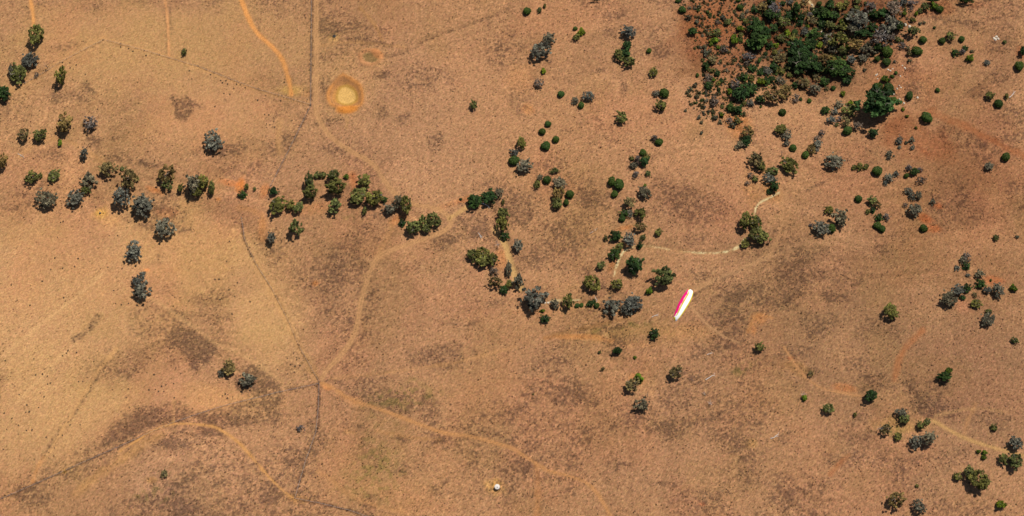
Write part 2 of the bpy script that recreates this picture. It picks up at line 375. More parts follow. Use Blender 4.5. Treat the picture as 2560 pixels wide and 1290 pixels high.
# --- tinted ground: x, y, rx, ry, turn, colour, strength
TINT = [
 (380, 120, 420, 130, 0, (189, 144, 96), .7), (120, 330, 260, 140, 0, (198, 147, 102), .5), (560, 300, 220, 110, 0, (199, 146, 103), .5), (150, 760, 330, 260, 0, (203, 154, 108), .7), (650, 760, 90, 200, -15, (206, 158, 108), .6), (560, 1000, 120, 40, 0, (205, 153, 102), .5), (120, 1050, 220, 170, 0, (203, 155, 107), .65), (480, 620, 120, 130, 0, (208, 155, 104), .5),
 (440, 1210, 150, 80, 0, (192, 142, 110), .5), (1060, 300, 230, 240, 0, (192, 141, 106), .45), (1500, 300, 240, 270, 0, (190, 137, 99), .45), (1050, 760, 220, 130, 0, (191, 139, 103), .45), (1350, 800, 220, 80, 0, (190, 137, 96), .45),
 (1000, 1160, 220, 140, 0, (194, 141, 100), .45), (1600, 1080, 380, 200, 0, (188, 137, 102), .6), (940, 1160, 70, 130, 0, (178, 138, 90), .3), (1880, 1100, 120, 180, 0, (190, 139, 99), .4), (2160, 1180, 200, 110, 0, (180, 132, 98), .6),
 (2200, 760, 420, 260, 0, (160, 118, 87), .9), (2380, 500, 240, 230, 0, (158, 110, 78), .75), (2420, 440, 110, 150, 20, (152, 102, 76), .5), (2450, 160, 200, 160, 0, (172, 123, 90), .65), (2100, 440, 200, 140, 0, (172, 122, 90), .65), (2460, 960, 160, 140, 0, (160, 117, 88), .7), (1960, 740, 140, 100, 0, (164, 123, 87), .6),
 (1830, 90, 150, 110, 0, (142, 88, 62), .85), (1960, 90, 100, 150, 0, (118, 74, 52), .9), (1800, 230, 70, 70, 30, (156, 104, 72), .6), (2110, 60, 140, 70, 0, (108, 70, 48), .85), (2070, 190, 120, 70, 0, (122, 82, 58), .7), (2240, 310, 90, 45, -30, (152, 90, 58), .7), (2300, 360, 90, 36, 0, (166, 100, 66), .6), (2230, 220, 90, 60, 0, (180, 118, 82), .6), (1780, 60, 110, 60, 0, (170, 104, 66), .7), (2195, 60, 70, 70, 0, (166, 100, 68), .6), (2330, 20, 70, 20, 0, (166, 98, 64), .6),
 (1850, 310, 40, 40, 30, (196, 124, 70), .7), (1930, 470, 30, 60, 0, (196, 134, 78), .6), (1880, 480, 30, 60, 0, (186, 132, 82), .5), (1390, 560, 130, 110, 0, (184, 134, 92), .5), (1750, 530, 120, 90, 0, (178, 124, 92), .6), (1560, 830, 110, 20, -4, (176, 133, 84), .45), (1430, 842, 70, 7, 2, (214, 144, 88), .5),
 (385, 473, 26, 9, 20, (232, 144, 86), .85), (600, 462, 10, 20, 15, (226, 136, 68), .8), (578, 457, 26, 8, 10, (214, 134, 84), .7), (547, 498, 9, 5, 0, (236, 156, 96), .9), (415, 530, 26, 12, 0, (220, 146, 100), .6), (365, 675, 11, 6, 0, (238, 156, 98), .95), (788, 710, 8, 6, 0, (232, 150, 88), .8), (882, 452, 12, 22, -20, (206, 126, 78), .7), (655, 560, 12, 40, 0, (220, 150, 92), .6), (662, 478, 12, 20, 20, (210, 130, 76), .6), (990, 552, 22, 12, -30, (210, 136, 82), .7), (780, 520, 80, 16, 0, (208, 140, 96), .5), (1565, 568, 26, 8, -10, (216, 136, 82), .8), (1530, 660, 12, 30, 20, (190, 118, 72), .7), (1900, 795, 24, 14, -20, (216, 142, 84), .5), (1885, 825, 8, 16, 0, (216, 140, 84), .5), (2312, 546, 24, 14, 20, (190, 104, 62), .8), (2332, 572, 22, 10, 0, (196, 110, 66), .75), (2345, 515, 14, 10, 0, (196, 110, 66), .7), (2480, 700, 26, 12, 0, (190, 112, 72), .7), (2400, 760, 30, 20, 0, (196, 132, 100), .5), (1250, 640, 20, 26, 0, (206, 134, 82), .6), (1130, 510, 40, 10, -20, (208, 140, 94), .6), (1160, 500, 24, 8, -20, (204, 126, 80), .6), (1300, 200, 40, 40, 0, (212, 148, 100), .4), (1320, 270, 14, 14, 0, (222, 146, 90), .5), (815, 965, 18, 8, 25, (226, 150, 92), .8), (865, 995, 40, 14, 25, (220, 152, 100), .6), (1600, 860, 60, 10, 0, (212, 150, 102), .4), (1700, 830, 70, 20, 0, (206, 152, 100), .4), (1755, 1260, 8, 5, 0, (216, 120, 80), .6), (740, 1246, 40, 12, 10, (220, 158, 98), .6), (2110, 970, 26, 10, 10, (210, 130, 80), .6), (1990, 920, 40, 20, 30, (186, 134, 78), .4), (1975, 895, 8, 5, 0, (222, 120, 76), .7), (1590, 948, 20, 14, 0, (216, 142, 84), .5), (2260, 1060, 60, 24, 0, (206, 160, 96), .5), (380, 1200, 14, 8, 0, (216, 156, 96), .5), (870, 1080, 20, 10, 10, (206, 154, 92), .4), (1330, 780, 60, 16, 0, (204, 138, 92), .5), (720, 225, 36, 14, 0, (220, 168, 98), .7), (766, 235, 10, 8, 0, (196, 138, 90), .6), (735, 325, 14, 30, 0, (214, 156, 110), .4),
 (862, 236, 66, 64, 0, (206, 154, 106), .6), (925, 146, 44, 32, 0, (204, 150, 104), .5), (2420, 10, 60, 12, 0, (168, 104, 70), .5), (2550, 130, 14, 20, 0, (170, 92, 58), .7), (2310, 378, 20, 12, 20, (160, 92, 60), .6), (1620, 960, 20, 60, 0, (206, 150, 106), .3), (250, 533, 20, 17, 0, (232, 176, 92), .95), (250, 540, 34, 26, 0, (224, 168, 104), .5), (1242, 1215, 30, 26, 0, (222, 166, 98), .9), (1242, 1218, 14, 12, 0, (216, 150, 84), .6), (836, 93, 14, 10, 0, (222, 168, 108), .8), (433, 1056, 6, 5, 0, (236, 176, 90), .8), (161, 1178, 5, 5, 0, (236, 170, 80), .8), (82, 1203, 6, 7, 0, (228, 152, 92), .8), (1790, 1230, 60, 40, 0, (206, 150, 112), .3), (1880, 1110, 20, 14, 0, (214, 160, 96), .5),
]
CREEKS = [
 (0.5, [(1946, 482), (1925, 494), (1903, 505), (1890, 520), (1886, 545)]),
 (0.42, [(1880, 585), (1862, 600), (1850, 614), (1825, 627), (1790, 632), (1740, 631), (1700, 628)]),
 (0.34, [(1672, 624), (1640, 617), (1600, 615), (1575, 620), (1560, 628), (1550, 645), (1540, 668), (1535, 690)]),
 (0.5, [(2060, 68), (2054, 84), (2062, 98), (2064, 114)]),
 (0.4, [(2024, 4), (2032, 16), (2034, 30)]),
 (0.35, [(1360, 760), (1378, 754), (1400, 752), (1450, 750)]),
]
GULLY = [
 (3.0, 1.3, [(1304, 722), (1290, 700), (1275, 650), (1255, 590), (1225, 515), (1190, 505)]),
 (2.5, 1.0, [(1380, 760), (1440, 757), (1500, 748), (1535, 690), (1560, 628), (1640, 617), (1740, 631), (1825, 627), (1880, 585), (1886, 545), (1890, 520), (1925, 494), (1935, 450), (1900, 380), (1850, 330), (1830, 290)]),
 (1.6, 0.8, [(960, 143), (1010, 135), (1080, 95), (1150, 70), (1240, 38)]),
 (5.0, 2.0, [(2064, 114), (2062, 98), (2054, 84), (2060, 68), (2040, 30), (2020, -10)]),
 (2.0, 0.8, [(600, 480), (680, 500), (760, 470), (840, 470), (930, 500), (1010, 520), (1060, 560)]),
 (2.0, 0.6, [(240, 410), (300, 470), (360, 450), (430, 450), (520, 470), (600, 480)]),
]
def grow(pts): return wpoly(curve(pts, 5))
H0C = H.copy()
rough = np.ones((NY, NX))            # how tussocky the ground is
for wd, dp, pts in GULLY:
    d = poly_dist(grow(pts), wd * 3) + N_EDGE * 1.5
    H -= dp * np.exp(-(d / wd) ** 2)
# the two farm dams are real hollows with thrown up banks
DAM = wpoly(curve([(858, 184), (842, 196), (822, 222), (816, 244), (822, 262), (845, 272), (868, 279), (890, 271), (906, 262), (910, 240), (902, 212), (880, 195), (858, 184)], 4))[:-1]
dD = signed(DAM, 14)
H += 0.7 * np.exp(-((dD + 0.5) / 2.2) ** 2)
H -= 1.3 * sstep(-1.0, -8.0, dD)
DAM2 = wpoly(curve([(900, 142), (905, 131), (922, 126), (942, 130), (952, 142), (944, 155), (925, 162), (906, 156), (900, 142)], 3))[:-1]
dD2 = signed(DAM2, 10)
H += 0.4 * np.exp(-((dD2 - 0.2) / 1.5) ** 2); H -= 0.7 * sstep(-0.8, -4.0, dD2)

# height lookup for everything that stands on the ground
def _sample(x, y):
    x = np.asarray(x, float); y = np.asarray(y, float)
    i = np.clip(np.searchsorted(AX, x) - 1, 0, NX - 2); j = np.clip(np.searchsorted(AY, y) - 1, 0, NY - 2)
    fx = np.clip((x - AX[i]) / (AX[i + 1] - AX[i]), 0, 1); fy = np.clip((y - AY[j]) / (AY[j + 1] - AY[j]), 0, 1)
    return (H[j, i] * (1 - fx) + H[j, i + 1] * fx) * (1 - fy) + (H[j + 1, i] * (1 - fx) + H[j + 1, i + 1] * fx) * fy
_ground = _sample
def gz(x, y): return float(_sample(np.array([x]), np.array([y]))[0])

# ------------------------------------------------------------------ the colour of the soil and grass
KLIT = 1.62      # sunlit value of a white surface at this exposure
def alb(c): return lin(*c) / KLIT
A = np.zeros((NY, NX, 3)); A[:] = alb((188, 137, 101))
def blend(mask, col):
    global A
    m = mask[..., None]
    A = A * (1 - m) + alb(col) * m
def ell(x, y, rx, ry, rot):
    c = at(x, y)
    ax_ = at(x + 10, y) - c; ay_ = at(x, y - 10) - c
    sx = np.hypot(*ax_[:2]) / 10; sy = np.hypot(*ay_[:2]) / 10
    r = R(-rot); ux, uy = math.cos(r), math.sin(r)
    reach = max(rx, ry) * max(sx, sy) * 2.2
    i0, i1 = np.searchsorted(AX, [c[0] - reach, c[0] + reach]); j0, j1 = np.searchsorted(AY, [c[1] - reach, c[1] + reach])
    X = (GX[j0:j1, i0:i1] - c[0]) / sx; Y = (GY[j0:j1, i0:i1] - c[1]) / sy
    return (slice(j0, j1), slice(i0, i1)), np.hypot((X * ux + Y * uy) / rx, (-X * uy + Y * ux) / ry)
def ellmask(x, y, rx, ry, rot, lo=0.5, hi=1.35, ragged=1.0):
    s, q = ell(x, y, rx, ry, rot)
    m = np.zeros((NY, NX))
    nz = (N_MID[s] - 0.5) * 1.6 + N_EDGE[s] * (1.0 if min(rx, ry) < 40 else 0.4)
    m[s] = 1 - sstep(lo, hi, q + nz * ragged)
    return m
SIZES = sorted(TINT, key=lambda t: -t[2] * t[3])
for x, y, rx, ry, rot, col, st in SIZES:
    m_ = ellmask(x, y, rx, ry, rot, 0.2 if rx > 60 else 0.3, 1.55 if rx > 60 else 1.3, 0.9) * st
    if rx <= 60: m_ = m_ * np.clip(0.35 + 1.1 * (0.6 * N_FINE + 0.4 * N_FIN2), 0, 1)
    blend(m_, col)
# large scale unevenness of straw, pink and olive
t = sstep(0.42, 0.62, N_BIG)[..., None]
A = A * (1 - 0.18 * t) + A * np.array([0.97, 0.95, 0.82]) * 0.18 * t
t = sstep(0.5, 0.7, fbm(GX, GY, 40, 4, 91))[..., None]
A = A * (1 - 0.5 * t) + A * np.array([1.06, 0.96, 0.97]) * 0.5 * t
t = sstep(0.52, 0.7, fbm(GX, GY, 34, 4, 191))[..., None]
A = A * (1 - 0.6 * t) + A * np.array([0.90, 0.93, 0.86]) * 0.6 * t
# where the grass is tussocky: the smooth, grazed paddocks of the left are not
smooth_pad = np.zeros((NY, NX))
for e in [(380, 110, 400, 120, 0), (150, 720, 330, 230, 0), (120, 1040, 240, 130, -20), (640, 760, 70, 180, -18), (470, 630, 110, 120, 0), (520, 270, 230, 90, 10), (560, 1000, 110, 40, 0), (400, 960, 100, 60, 0)]:
    smooth_pad = np.maximum(smooth_pad, ellmask(*e, 0.6, 1.15, 0.4))
dark = np.zeros((NY, NX))
for x, y, rx, ry, rot, st in DARKP:
    dark = np.maximum(dark, st * ellmask(x, y, rx, ry, rot, 0.35, 1.35, 1.25))
for hw, sf, st, pts in DARKL:
    hw *= 1.15; st = min(1, st * 1.1)
    d = poly_dist(grow(pts), hw + sf * 3) + N_EDGE * 0.7
    dark = np.maximum(dark, st * (1 - sstep(hw, hw + sf, d)) * (0.55 + 0.9 * vnoise(GX / 3, GY / 3, 71)).clip(0, 1))
PATCHES = [
 (.95, [(418, 847), (443, 821), (484, 819), (529, 844), (554, 869), (584, 877), (549, 882), (524, 912), (504, 922), (499, 947), (479, 932), (461, 902), (438, 867)]),
 (.95, [(237, 1119), (247, 1093), (302, 1053), (353, 1023), (398, 1020), (433, 1033), (468, 1035), (433, 1053), (383, 1068), (343, 1088), (302, 1111), (262, 1124)]),
 (.8, [(625, 897), (660, 922), (700, 957), (695, 972), (650, 988), (605, 993), (579, 967), (579, 942), (630, 937), (640, 912)]),
 (.75, [(489, 1043), (534, 1023), (605, 1005), (670, 993), (715, 988), (705, 1013), (655, 1028), (605, 1043), (564, 1058), (524, 1058)]),
 (.4, [(317, 771), (383, 741), (453, 771), (504, 816), (544, 860), (480, 830), (433, 836), (373, 841), (322, 841)]),
 (1.0, [(415, 237), (430, 233), (453, 238), (487, 250), (520, 263), (510, 277), (490, 273), (480, 290), (460, 303), (443, 297), (433, 260)]),
 (.42, [(1950, 680), (2010, 660), (2065, 670), (2075, 700), (2020, 715), (1975, 705)]),
 (.4, [(1880, 700), (1950, 715), (2000, 740), (1960, 770), (1880, 760)]),
 (.45, [(1070, 880), (1130, 868), (1150, 895), (1110, 920), (1060, 905)]),
 (.6, [(1075, 600), (1105, 590), (1130, 600), (1115, 625), (1080, 622)]),
 (.5, [(1350, 560), (1440, 540), (1470, 590), (1430, 640), (1350, 630)]),
 (.35, [(1680, 480), (1790, 470), (1840, 520), (1790, 560), (1700, 545)]),
 (.7, [(2270, 1000), (2300, 985), (2350, 995), (2360, 1030), (2320, 1045), (2280, 1025)]),
]
for st, pts in PATCHES:
    d = signed(wpoly(pts), 12) + N_EDGE * 5 + (N_MID - 0.5) * 9
    dark = np.maximum(dark, st * (1 - sstep(-2.2, 1.4, d)))
# broken bands of grey, dead tussocks that follow the contours
band = vnoise((GX + GY * 0.3) / 9, (GY - GX * 0.3) / 3.4, 81)
general = sstep(0.46, 0.72, fbm(GX, GY, 30, 4, 101)) * (1 - 0.92 * smooth_pad)
dens = np.clip(dark * 1.0 + 0.40 * general * (0.4 + 1.1 * band) + 0.10 * (1 - smooth_pad), 0, 1)
N_T1 = 0.5 * vnoise(GX / 1.05, GY / 0.95, 111) + 0.3 * N_FINE + 0.2 * N_WHITE
tuss = sstep(0.69 - 0.30 * dens, 0.77 - 0.27 * dens, N_T1) * np.clip(dens * 1.7 + 0.15, 0, 1)
DARKC = A * np.array([0.33, 0.34, 0.42])
A = A * (1 - 0.36 * dark[..., None]) + A * np.array([0.56, 0.60, 0.68]) * 0.36 * dark[..., None]
m = (tuss * 0.80)[..., None]
A = A * (1 - m) + DARKC * m
# cattle paths worn along the contours of the slopes
terr = vnoise(H0C / 0.42 + 1.6 * N_MID, GX / 60.0, 141)
terr = (sstep(0.55, 0.8, terr) - sstep(0.45, 0.2, terr)) * sstep(0.40, 0.6, fbm(GX, GY, 50, 3, 151)) * (1 - 0.75 * smooth_pad)
A *= (1 + 0.10 * terr * (0.4 + 1.2 * N_FINE))[..., None]
# pale straw lying between
st_ = sstep(0.62, 0.85, 0.6 * vnoise(GX / 0.9, GY / 1.3, 121) + 0.4 * N_WHITE) * (0.35 + 0.45 * (1 - smooth_pad))
A = A * (1 + 0.22 * st_[..., None] * np.array([1.0, 1.02, 0.98]))
# grain
A *= (1 + 0.20 * (N_FIN2 - 0.5) * (1 - 0.45 * smooth_pad) + 0.28 * (N_WHITE - 0.5) * (1 - 0.35 * smooth_pad))[..., None]
A *= 1 + 0.10 * (np.stack([RNGF.rand(NY, NX), RNGF.rand(NY, NX), RNGF.rand(NY, NX)], -1) - 0.5)
sp = (RNGF.rand(NY, NX) > 0.990 - 0.012 * (1 - smooth_pad)) * 0.6
A *= (1 - sp)[..., None]
# a little olive regrowth
ol = np.zeros((NY, NX))
for e in [(940, 1160, 60, 130, 0), (1560, 815, 90, 12, -6), (1860, 920, 30, 16, -20), (1010, 990, 60, 30, 0), (870, 545, 30, 10, 0), (2230, 1080, 40, 20, 0), (925, 147, 15, 10, 0), (380, 1240, 60, 20, 0)]:
    ol = np.maximum(ol, ellmask(*e, 0.3, 1.3, 1.3))
g_ = (ol * sstep(0.45, 0.7, vnoise(GX / 2.2, GY / 2.2, 131)) * 0.32)[..., None]
A = A * (1 - g_) + alb((128, 122, 58)) * g_
# stains and stock paths
for hw, sf, col, st, pts in SOFT:
    d = poly_dist(grow(pts), hw + sf * 2.5) + N_EDGE * sf * 1.1
    blend((1 - sstep(hw * 0.2, hw + sf, d)) * st * np.clip(0.2 + 1.1 * (0.5 * N_FINE + 0.5 * fbm(GX, GY, 9, 3, 201)), 0, 1), col)
    rough -= 0.5 * (1 - sstep(0, hw + sf, d))
# dams
grain = (0.88 + 0.24 * N_FIN2)[..., None]
ring = lambda d, a, b, s: sstep(a - s, a, d) * (1 - sstep(b, b + s, d))
dn = dD + N_EDGE * 1.6
blend((1 - sstep(-1.0, 1.8, dn)) * (0.7 + 0.4 * (N_FINE - .5)), (200, 134, 80))
blend(ring(dn, -1.8, -0.6, 0.5) * 0.85 * (0.4 + N_MID), (226, 150, 86))
blend(ring(dn, -5.2, -4.2, 0.7) * 0.6, (222, 156, 88))
blend(ring(dn, -7.4, -6.2, 0.8) * 0.45, (196, 150, 84))
blend(ellmask(868, 273, 26, 8, 0, .5, 1.2, .6) * 0.9, (230, 144, 66))
blend(ellmask(850, 205, 18, 14, 0, .5, 1.3, .6) * 0.6, (178, 124, 84))
PAN = wpoly(curve([(866, 214), (850, 220), (843, 240), (848, 256), (866, 261), (884, 256), (891, 243), (884, 224), (866, 214)], 3))[:-1]
dP = signed(PAN, 6)
blend(1 - sstep(0.2, 1.6, dP + N_EDGE * 0.8), (204, 154, 80))
blend(1 - sstep(-1.2, -0.2, dP + N_EDGE * 0.9), (240, 188, 114))
dn2 = dD2 + N_EDGE * 1.2
blend(ring(dn2, -1.0, 1.0, 0.8) * 0.55 * (0.5 + N_MID), (208, 140, 94))
blend((1 - sstep(-2.6, -1.2, dn2)) * 0.7, (136, 110, 70))
blend(ellmask(943, 133, 16, 8, 35, .5, 1.2, .6) * 0.7, (222, 146, 94))
# wheel tracks
KEEP = []
for hw, col, ruts, pts in TRACKS:
    d0 = poly_dist(grow(pts), hw + 6)
    d = d0 + N_EDGE * 1.1
    blend((1 - sstep(hw * 0.8, hw + 1.6, d)) * 0.36, tuple(0.95 * c for c in col))
    core = 1 - sstep(hw * 0.75, hw * 1.15 + 0.25, d)
    if ruts:
        core = core * (0.3 + 0.7 * np.clip(ring(np.abs(d0), hw * 0.5, hw * 0.85, 0.3), 0, 1))
    blend(core * np.clip(0.74 + 0.6 * (N_FINE - 0.3) + 0.5 * (fbm(GX, GY, 14, 3, 171) - 0.5), 0.1, 1), col)
    rough -= 0.8 * (1 - sstep(hw, hw + 1, d))
    KEEP.append(("dirt_track", d < hw * 0.9 + 0.2))
for hw, pts in CREEKS:
    d = poly_dist(grow(pts), hw + 5) + N_EDGE * 1.6
    blend((1 - sstep(hw * 0.5, hw + 1.4, d)) * 0.4 * (0.4 + N_FINE), (206, 164, 112))
    blend((1 - sstep(hw * 0.7, hw + 0.5, d)) * np.clip(1.6 * vnoise(GX / 2.2, GY / 2.2, 181) - 0.2 + 0.5 * (N_WHITE - .5), 0, 1), (232, 207, 160))
    KEEP.append(("creek_bed", d < hw + 0.1))
A *= (1 + 0.25 * (N_WHITE - 0.5))[..., None]
A = np.clip(A * (1 - 0.09 * (1 - smooth_pad))[..., None] * np.array([0.95, 0.975, 0.91]), 0.004, 0.8)
# real lumps of turf: small relief that the sun shades
rough = np.clip(rough, 0.1, 1) * (1 - 0.55 * smooth_pad)
rough = np.where(dP < 0.5, 0.15, rough)
corez = (np.abs(GX) < 384) & (GY > -189) & (GY < 221)
H0 = H
H = H + corez * rough * (0.10 * (N_FIN2 - 0.5) + 0.13 * (N_FINE - 0.5) + 0.06 * (N_WHITE - 0.5) + 0.22 * tuss)

ground_mat, t, b = nodes_mat("dry_paddock_soil")
b.inputs["Roughness"].default_value = 0.95
b.inputs["Specular IOR Level"].default_value = 0.0
at_ = t.nodes.new("ShaderNodeAttribute"); at_.attribute_name = "albedo"
tc = t.nodes.new("ShaderNodeTexCoord")
nz = t.nodes.new("ShaderNodeTexNoise"); nz.inputs["Scale"].default_value = 1.9; nz.inputs["Detail"].default_value = 5
nz.inputs["Roughness"].default_value = 0.7
t.links.new(tc.outputs["Object"], nz.inputs["Vector"])
mr = t.nodes.new("ShaderNodeMapRange"); mr.inputs[1].default_value = 0.3; mr.inputs[2].default_value = 0.7
mr.inputs[3].default_value = 0.60; mr.inputs[4].default_value = 1.40
t.links.new(nz.outputs[0], mr.inputs[0])
mx = t.nodes.new("ShaderNodeMix"); mx.data_type = 'RGBA'; mx.blend_type = 'MULTIPLY'; mx.inputs[0].default_value = 1
t.links.new(at_.outputs["Color"], mx.inputs[6]); t.links.new(mr.outputs[0], mx.inputs[7])
t.links.new(mx.outputs[2], b.inputs["Base Color"])
bp = t.nodes.new("ShaderNodeBump"); bp.inputs["Strength"].default_value = 0.5; bp.inputs["Distance"].default_value = 0.15
t.links.new(nz.outputs[0], bp.inputs["Height"]); t.links.new(bp.outputs[0], b.inputs["Normal"])

VV = np.stack([GX, GY, H], -1).reshape(-1, 3)
idx = np.arange(NX * NY).reshape(NY, NX)
FF = np.stack([idx[:-1, :-1], idx[:-1, 1:], idx[1:, 1:], idx[1:, :-1]], -1)
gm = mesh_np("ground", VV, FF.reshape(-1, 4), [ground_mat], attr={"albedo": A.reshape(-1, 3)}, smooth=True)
tag(link(bpy.data.objects.new("ground", gm)), kind='structure')
def lift(name, mask, dz):
    fm = mask[:-1, :-1] & mask[1:, 1:] & mask[:-1, 1:] & mask[1:, :-1]
    f = FF[fm]
    if not len(f): return
    used, inv = np.unique(f, return_inverse=True)
    v = VV[used].copy(); v[:, 2] += dz
    me = mesh_np(name, v, inv.reshape(-1, 4), [ground_mat], attr={"albedo": A.reshape(-1, 3)[used]}, smooth=True)
    tag(link(bpy.data.objects.new(name, me)), kind='structure')
for k, (nm, mk) in enumerate(KEEP):
    lift(nm, mk, 0.012 + 0.004 * (k % 3))
lift("dry_dam_floor", dP + N_EDGE * 0.9 < -0.3, 0.012)
H = H0

# ------------------------------------------------------------------ tussocks (nobody could count them)
def tuft_mesh(name, pts, rad, hgt, cols, mat, seed):
    rs = np.random.RandomState(seed)
    n = len(pts); k = 6
    ang = rs.rand(n, 1) * 6.28 + np.arange(k)[None] * 6.283 / k
    rr = rad[:, None] * (0.65 + 0.7 * rs.rand(n, k))
    V = np.zeros((n, k + 1, 3))
    V[:, :k, 0] = pts[:, 0:1] + np.cos(ang) * rr; V[:, :k, 1] = pts[:, 1:2] + np.sin(ang) * rr
    V[:, :k, 2] = pts[:, 2:3] - 0.05 + hgt[:, None] * 0.25 * rs.rand(n, k)
    V[:, k, :2] = pts[:, :2] + (rs.rand(n, 2) - 0.5) * rad[:, None] * 0.8; V[:, k, 2] = pts[:, 2] + hgt
    base = (np.arange(n) * (k + 1))[:, None]
    i0 = np.arange(k)[None] + base; i1 = (np.arange(k)[None] + 1) % k + base; ap = np.broadcast_to(base + k, (n, k))
    F = np.stack([i0, i1, ap], -1).reshape(-1, 3)
    C = np.repeat(cols[:, None, :], k + 1, 1).reshape(-1, 3)
    return mesh_np(name, V.reshape(-1, 3), F, [mat], attr={"albedo": C})
rs = np.random.RandomState(3)
prob = (np.clip(dens * 1.15 * rough, 0, 1) ** 1.3 + 0.035 * (1 - smooth_pad) * rough + 0.5 * sstep(0.45, 0.9, dark) * sstep(0.4, 0.65, vnoise(GX / 2.0, GY / 1.6, 211))) * corez
jj, ii = np.nonzero(rs.rand(NY, NX) < prob * 0.42)
sel = rs.permutation(len(jj))[:230000]; jj, ii = jj[sel], ii[sel]
px_ = AX[ii] + (rs.rand(len(ii)) - .5) * STEP; py_ = AY[jj] + (rs.rand(len(ii)) - .5) * STEP
pz_ = _sample(px_, py_)
tcol = A[jj, ii] * (0.30 + 0.65 * rs.rand(len(ii), 1)) * np.array([1, 1, 1.12])
gr = bpy.data.objects.new("dry_grass", tuft_mesh("dry_grass", np.stack([px_, py_, pz_], 1), 0.22 + 0.38 * rs.rand(len(ii)) ** 1.5, 0.18 + 0.4 * rs.rand(len(ii)), tcol, ground_mat, 4))
tag(link(gr), "dry grey and straw grass tussocks scattered all over the hillside", "grass", kind='stuff')

# ------------------------------------------------------------------ plants
def leaf_mat(name, col, var=0.55, trans=0.22):
    m, t, b = nodes_mat(name)
    b.inputs["Roughness"].default_value = 0.75
    a = t.nodes.new("ShaderNodeAttribute"); a.attribute_name = "shade"
    oi = t.nodes.new("ShaderNodeObjectInfo")
    mr = t.nodes.new("ShaderNodeMapRange"); mr.inputs[3].default_value = 0.75; mr.inputs[4].default_value = 1.3
    t.links.new(oi.outputs["Random"], mr.inputs[0])
    m1 = t.nodes.new("ShaderNodeMix"); m1.data_type = 'RGBA'; m1.blend_type = 'MULTIPLY'; m1.inputs[0].default_value = 1
    m1.inputs[6].default_value = (*col, 1); t.links.new(a.outputs["Color"], m1.inputs[7])
    m2 = t.nodes.new("ShaderNodeMix"); m2.data_type = 'RGBA'; m2.blend_type = 'MULTIPLY'; m2.inputs[0].default_value = 1
    t.links.new(m1.outputs[2], m2.inputs[6]); t.links.new(mr.outputs[0], m2.inputs[7])
    m3 = t.nodes.new("ShaderNodeMix"); m3.data_type = 'RGBA'; m3.blend_type = 'MULTIPLY'
    hr = t.nodes.new("ShaderNodeMath"); hr.operation = 'FRACT'
    hm = t.nodes.new("ShaderNodeMath"); hm.operation = 'MULTIPLY'; hm.inputs[1].default_value = 7.31
    t.links.new(oi.outputs["Random"], hm.inputs[0]); t.links.new(hm.outputs[0], hr.inputs[0]); t.links.new(hr.outputs[0], m3.inputs[0])
    t.links.new(m2.outputs[2], m3.inputs[6]); m3.inputs[7].default_value = (1.28, 1.04, 0.72, 1)
    m2 = m3
    t.links.new(m2.outputs[2], b.inputs["Base Color"])
    tr = t.nodes.new("ShaderNodeBsdfTranslucent"); t.links.new(m2.outputs[2], tr.inputs[0])
    mixs = t.nodes.new("ShaderNodeMixShader"); mixs.inputs[0].default_value = trans
    out = t.nodes["Material Output"]
    t.links.new(b.outputs[0], mixs.inputs[1]); t.links.new(tr.outputs[0], mixs.inputs[2]); t.links.new(mixs.outputs[0], out.inputs[0])
    return m
LEAF = {
 'g': leaf_mat("gum_leaf_green", (0.098, 0.108, 0.032)),
 'k': leaf_mat("gum_leaf_grey", (0.112, 0.114, 0.092)),
 'd': leaf_mat("leaf_dark_green", (0.027, 0.058, 0.015)),
 'o': leaf_mat("leaf_olive_brown", (0.135, 0.107, 0.045)),
 'r': leaf_mat("leaf_round_bush", (0.036, 0.068, 0.013)),
 'b': leaf_mat("leaf_yellow_green", (0.085, 0.130, 0.010)),
 'y': leaf_mat("twig_leaf_grey", (0.110, 0.096, 0.092)),
 's': leaf_mat("leaf_small_shrub", (0.080, 0.080, 0.052)),
}
BARK = plain_mat("gum_bark", (0.30, 0.25, 0.20), 0.9, 0.3, 3)
DEADWOOD = plain_mat("dead_grey_wood", (0.50, 0.46, 0.42), 0.85, 0.25, 5)
DARKTWIG = plain_mat("dark_dead_twig", (0.13, 0.105, 0.09), 0.9, 0.25, 5)

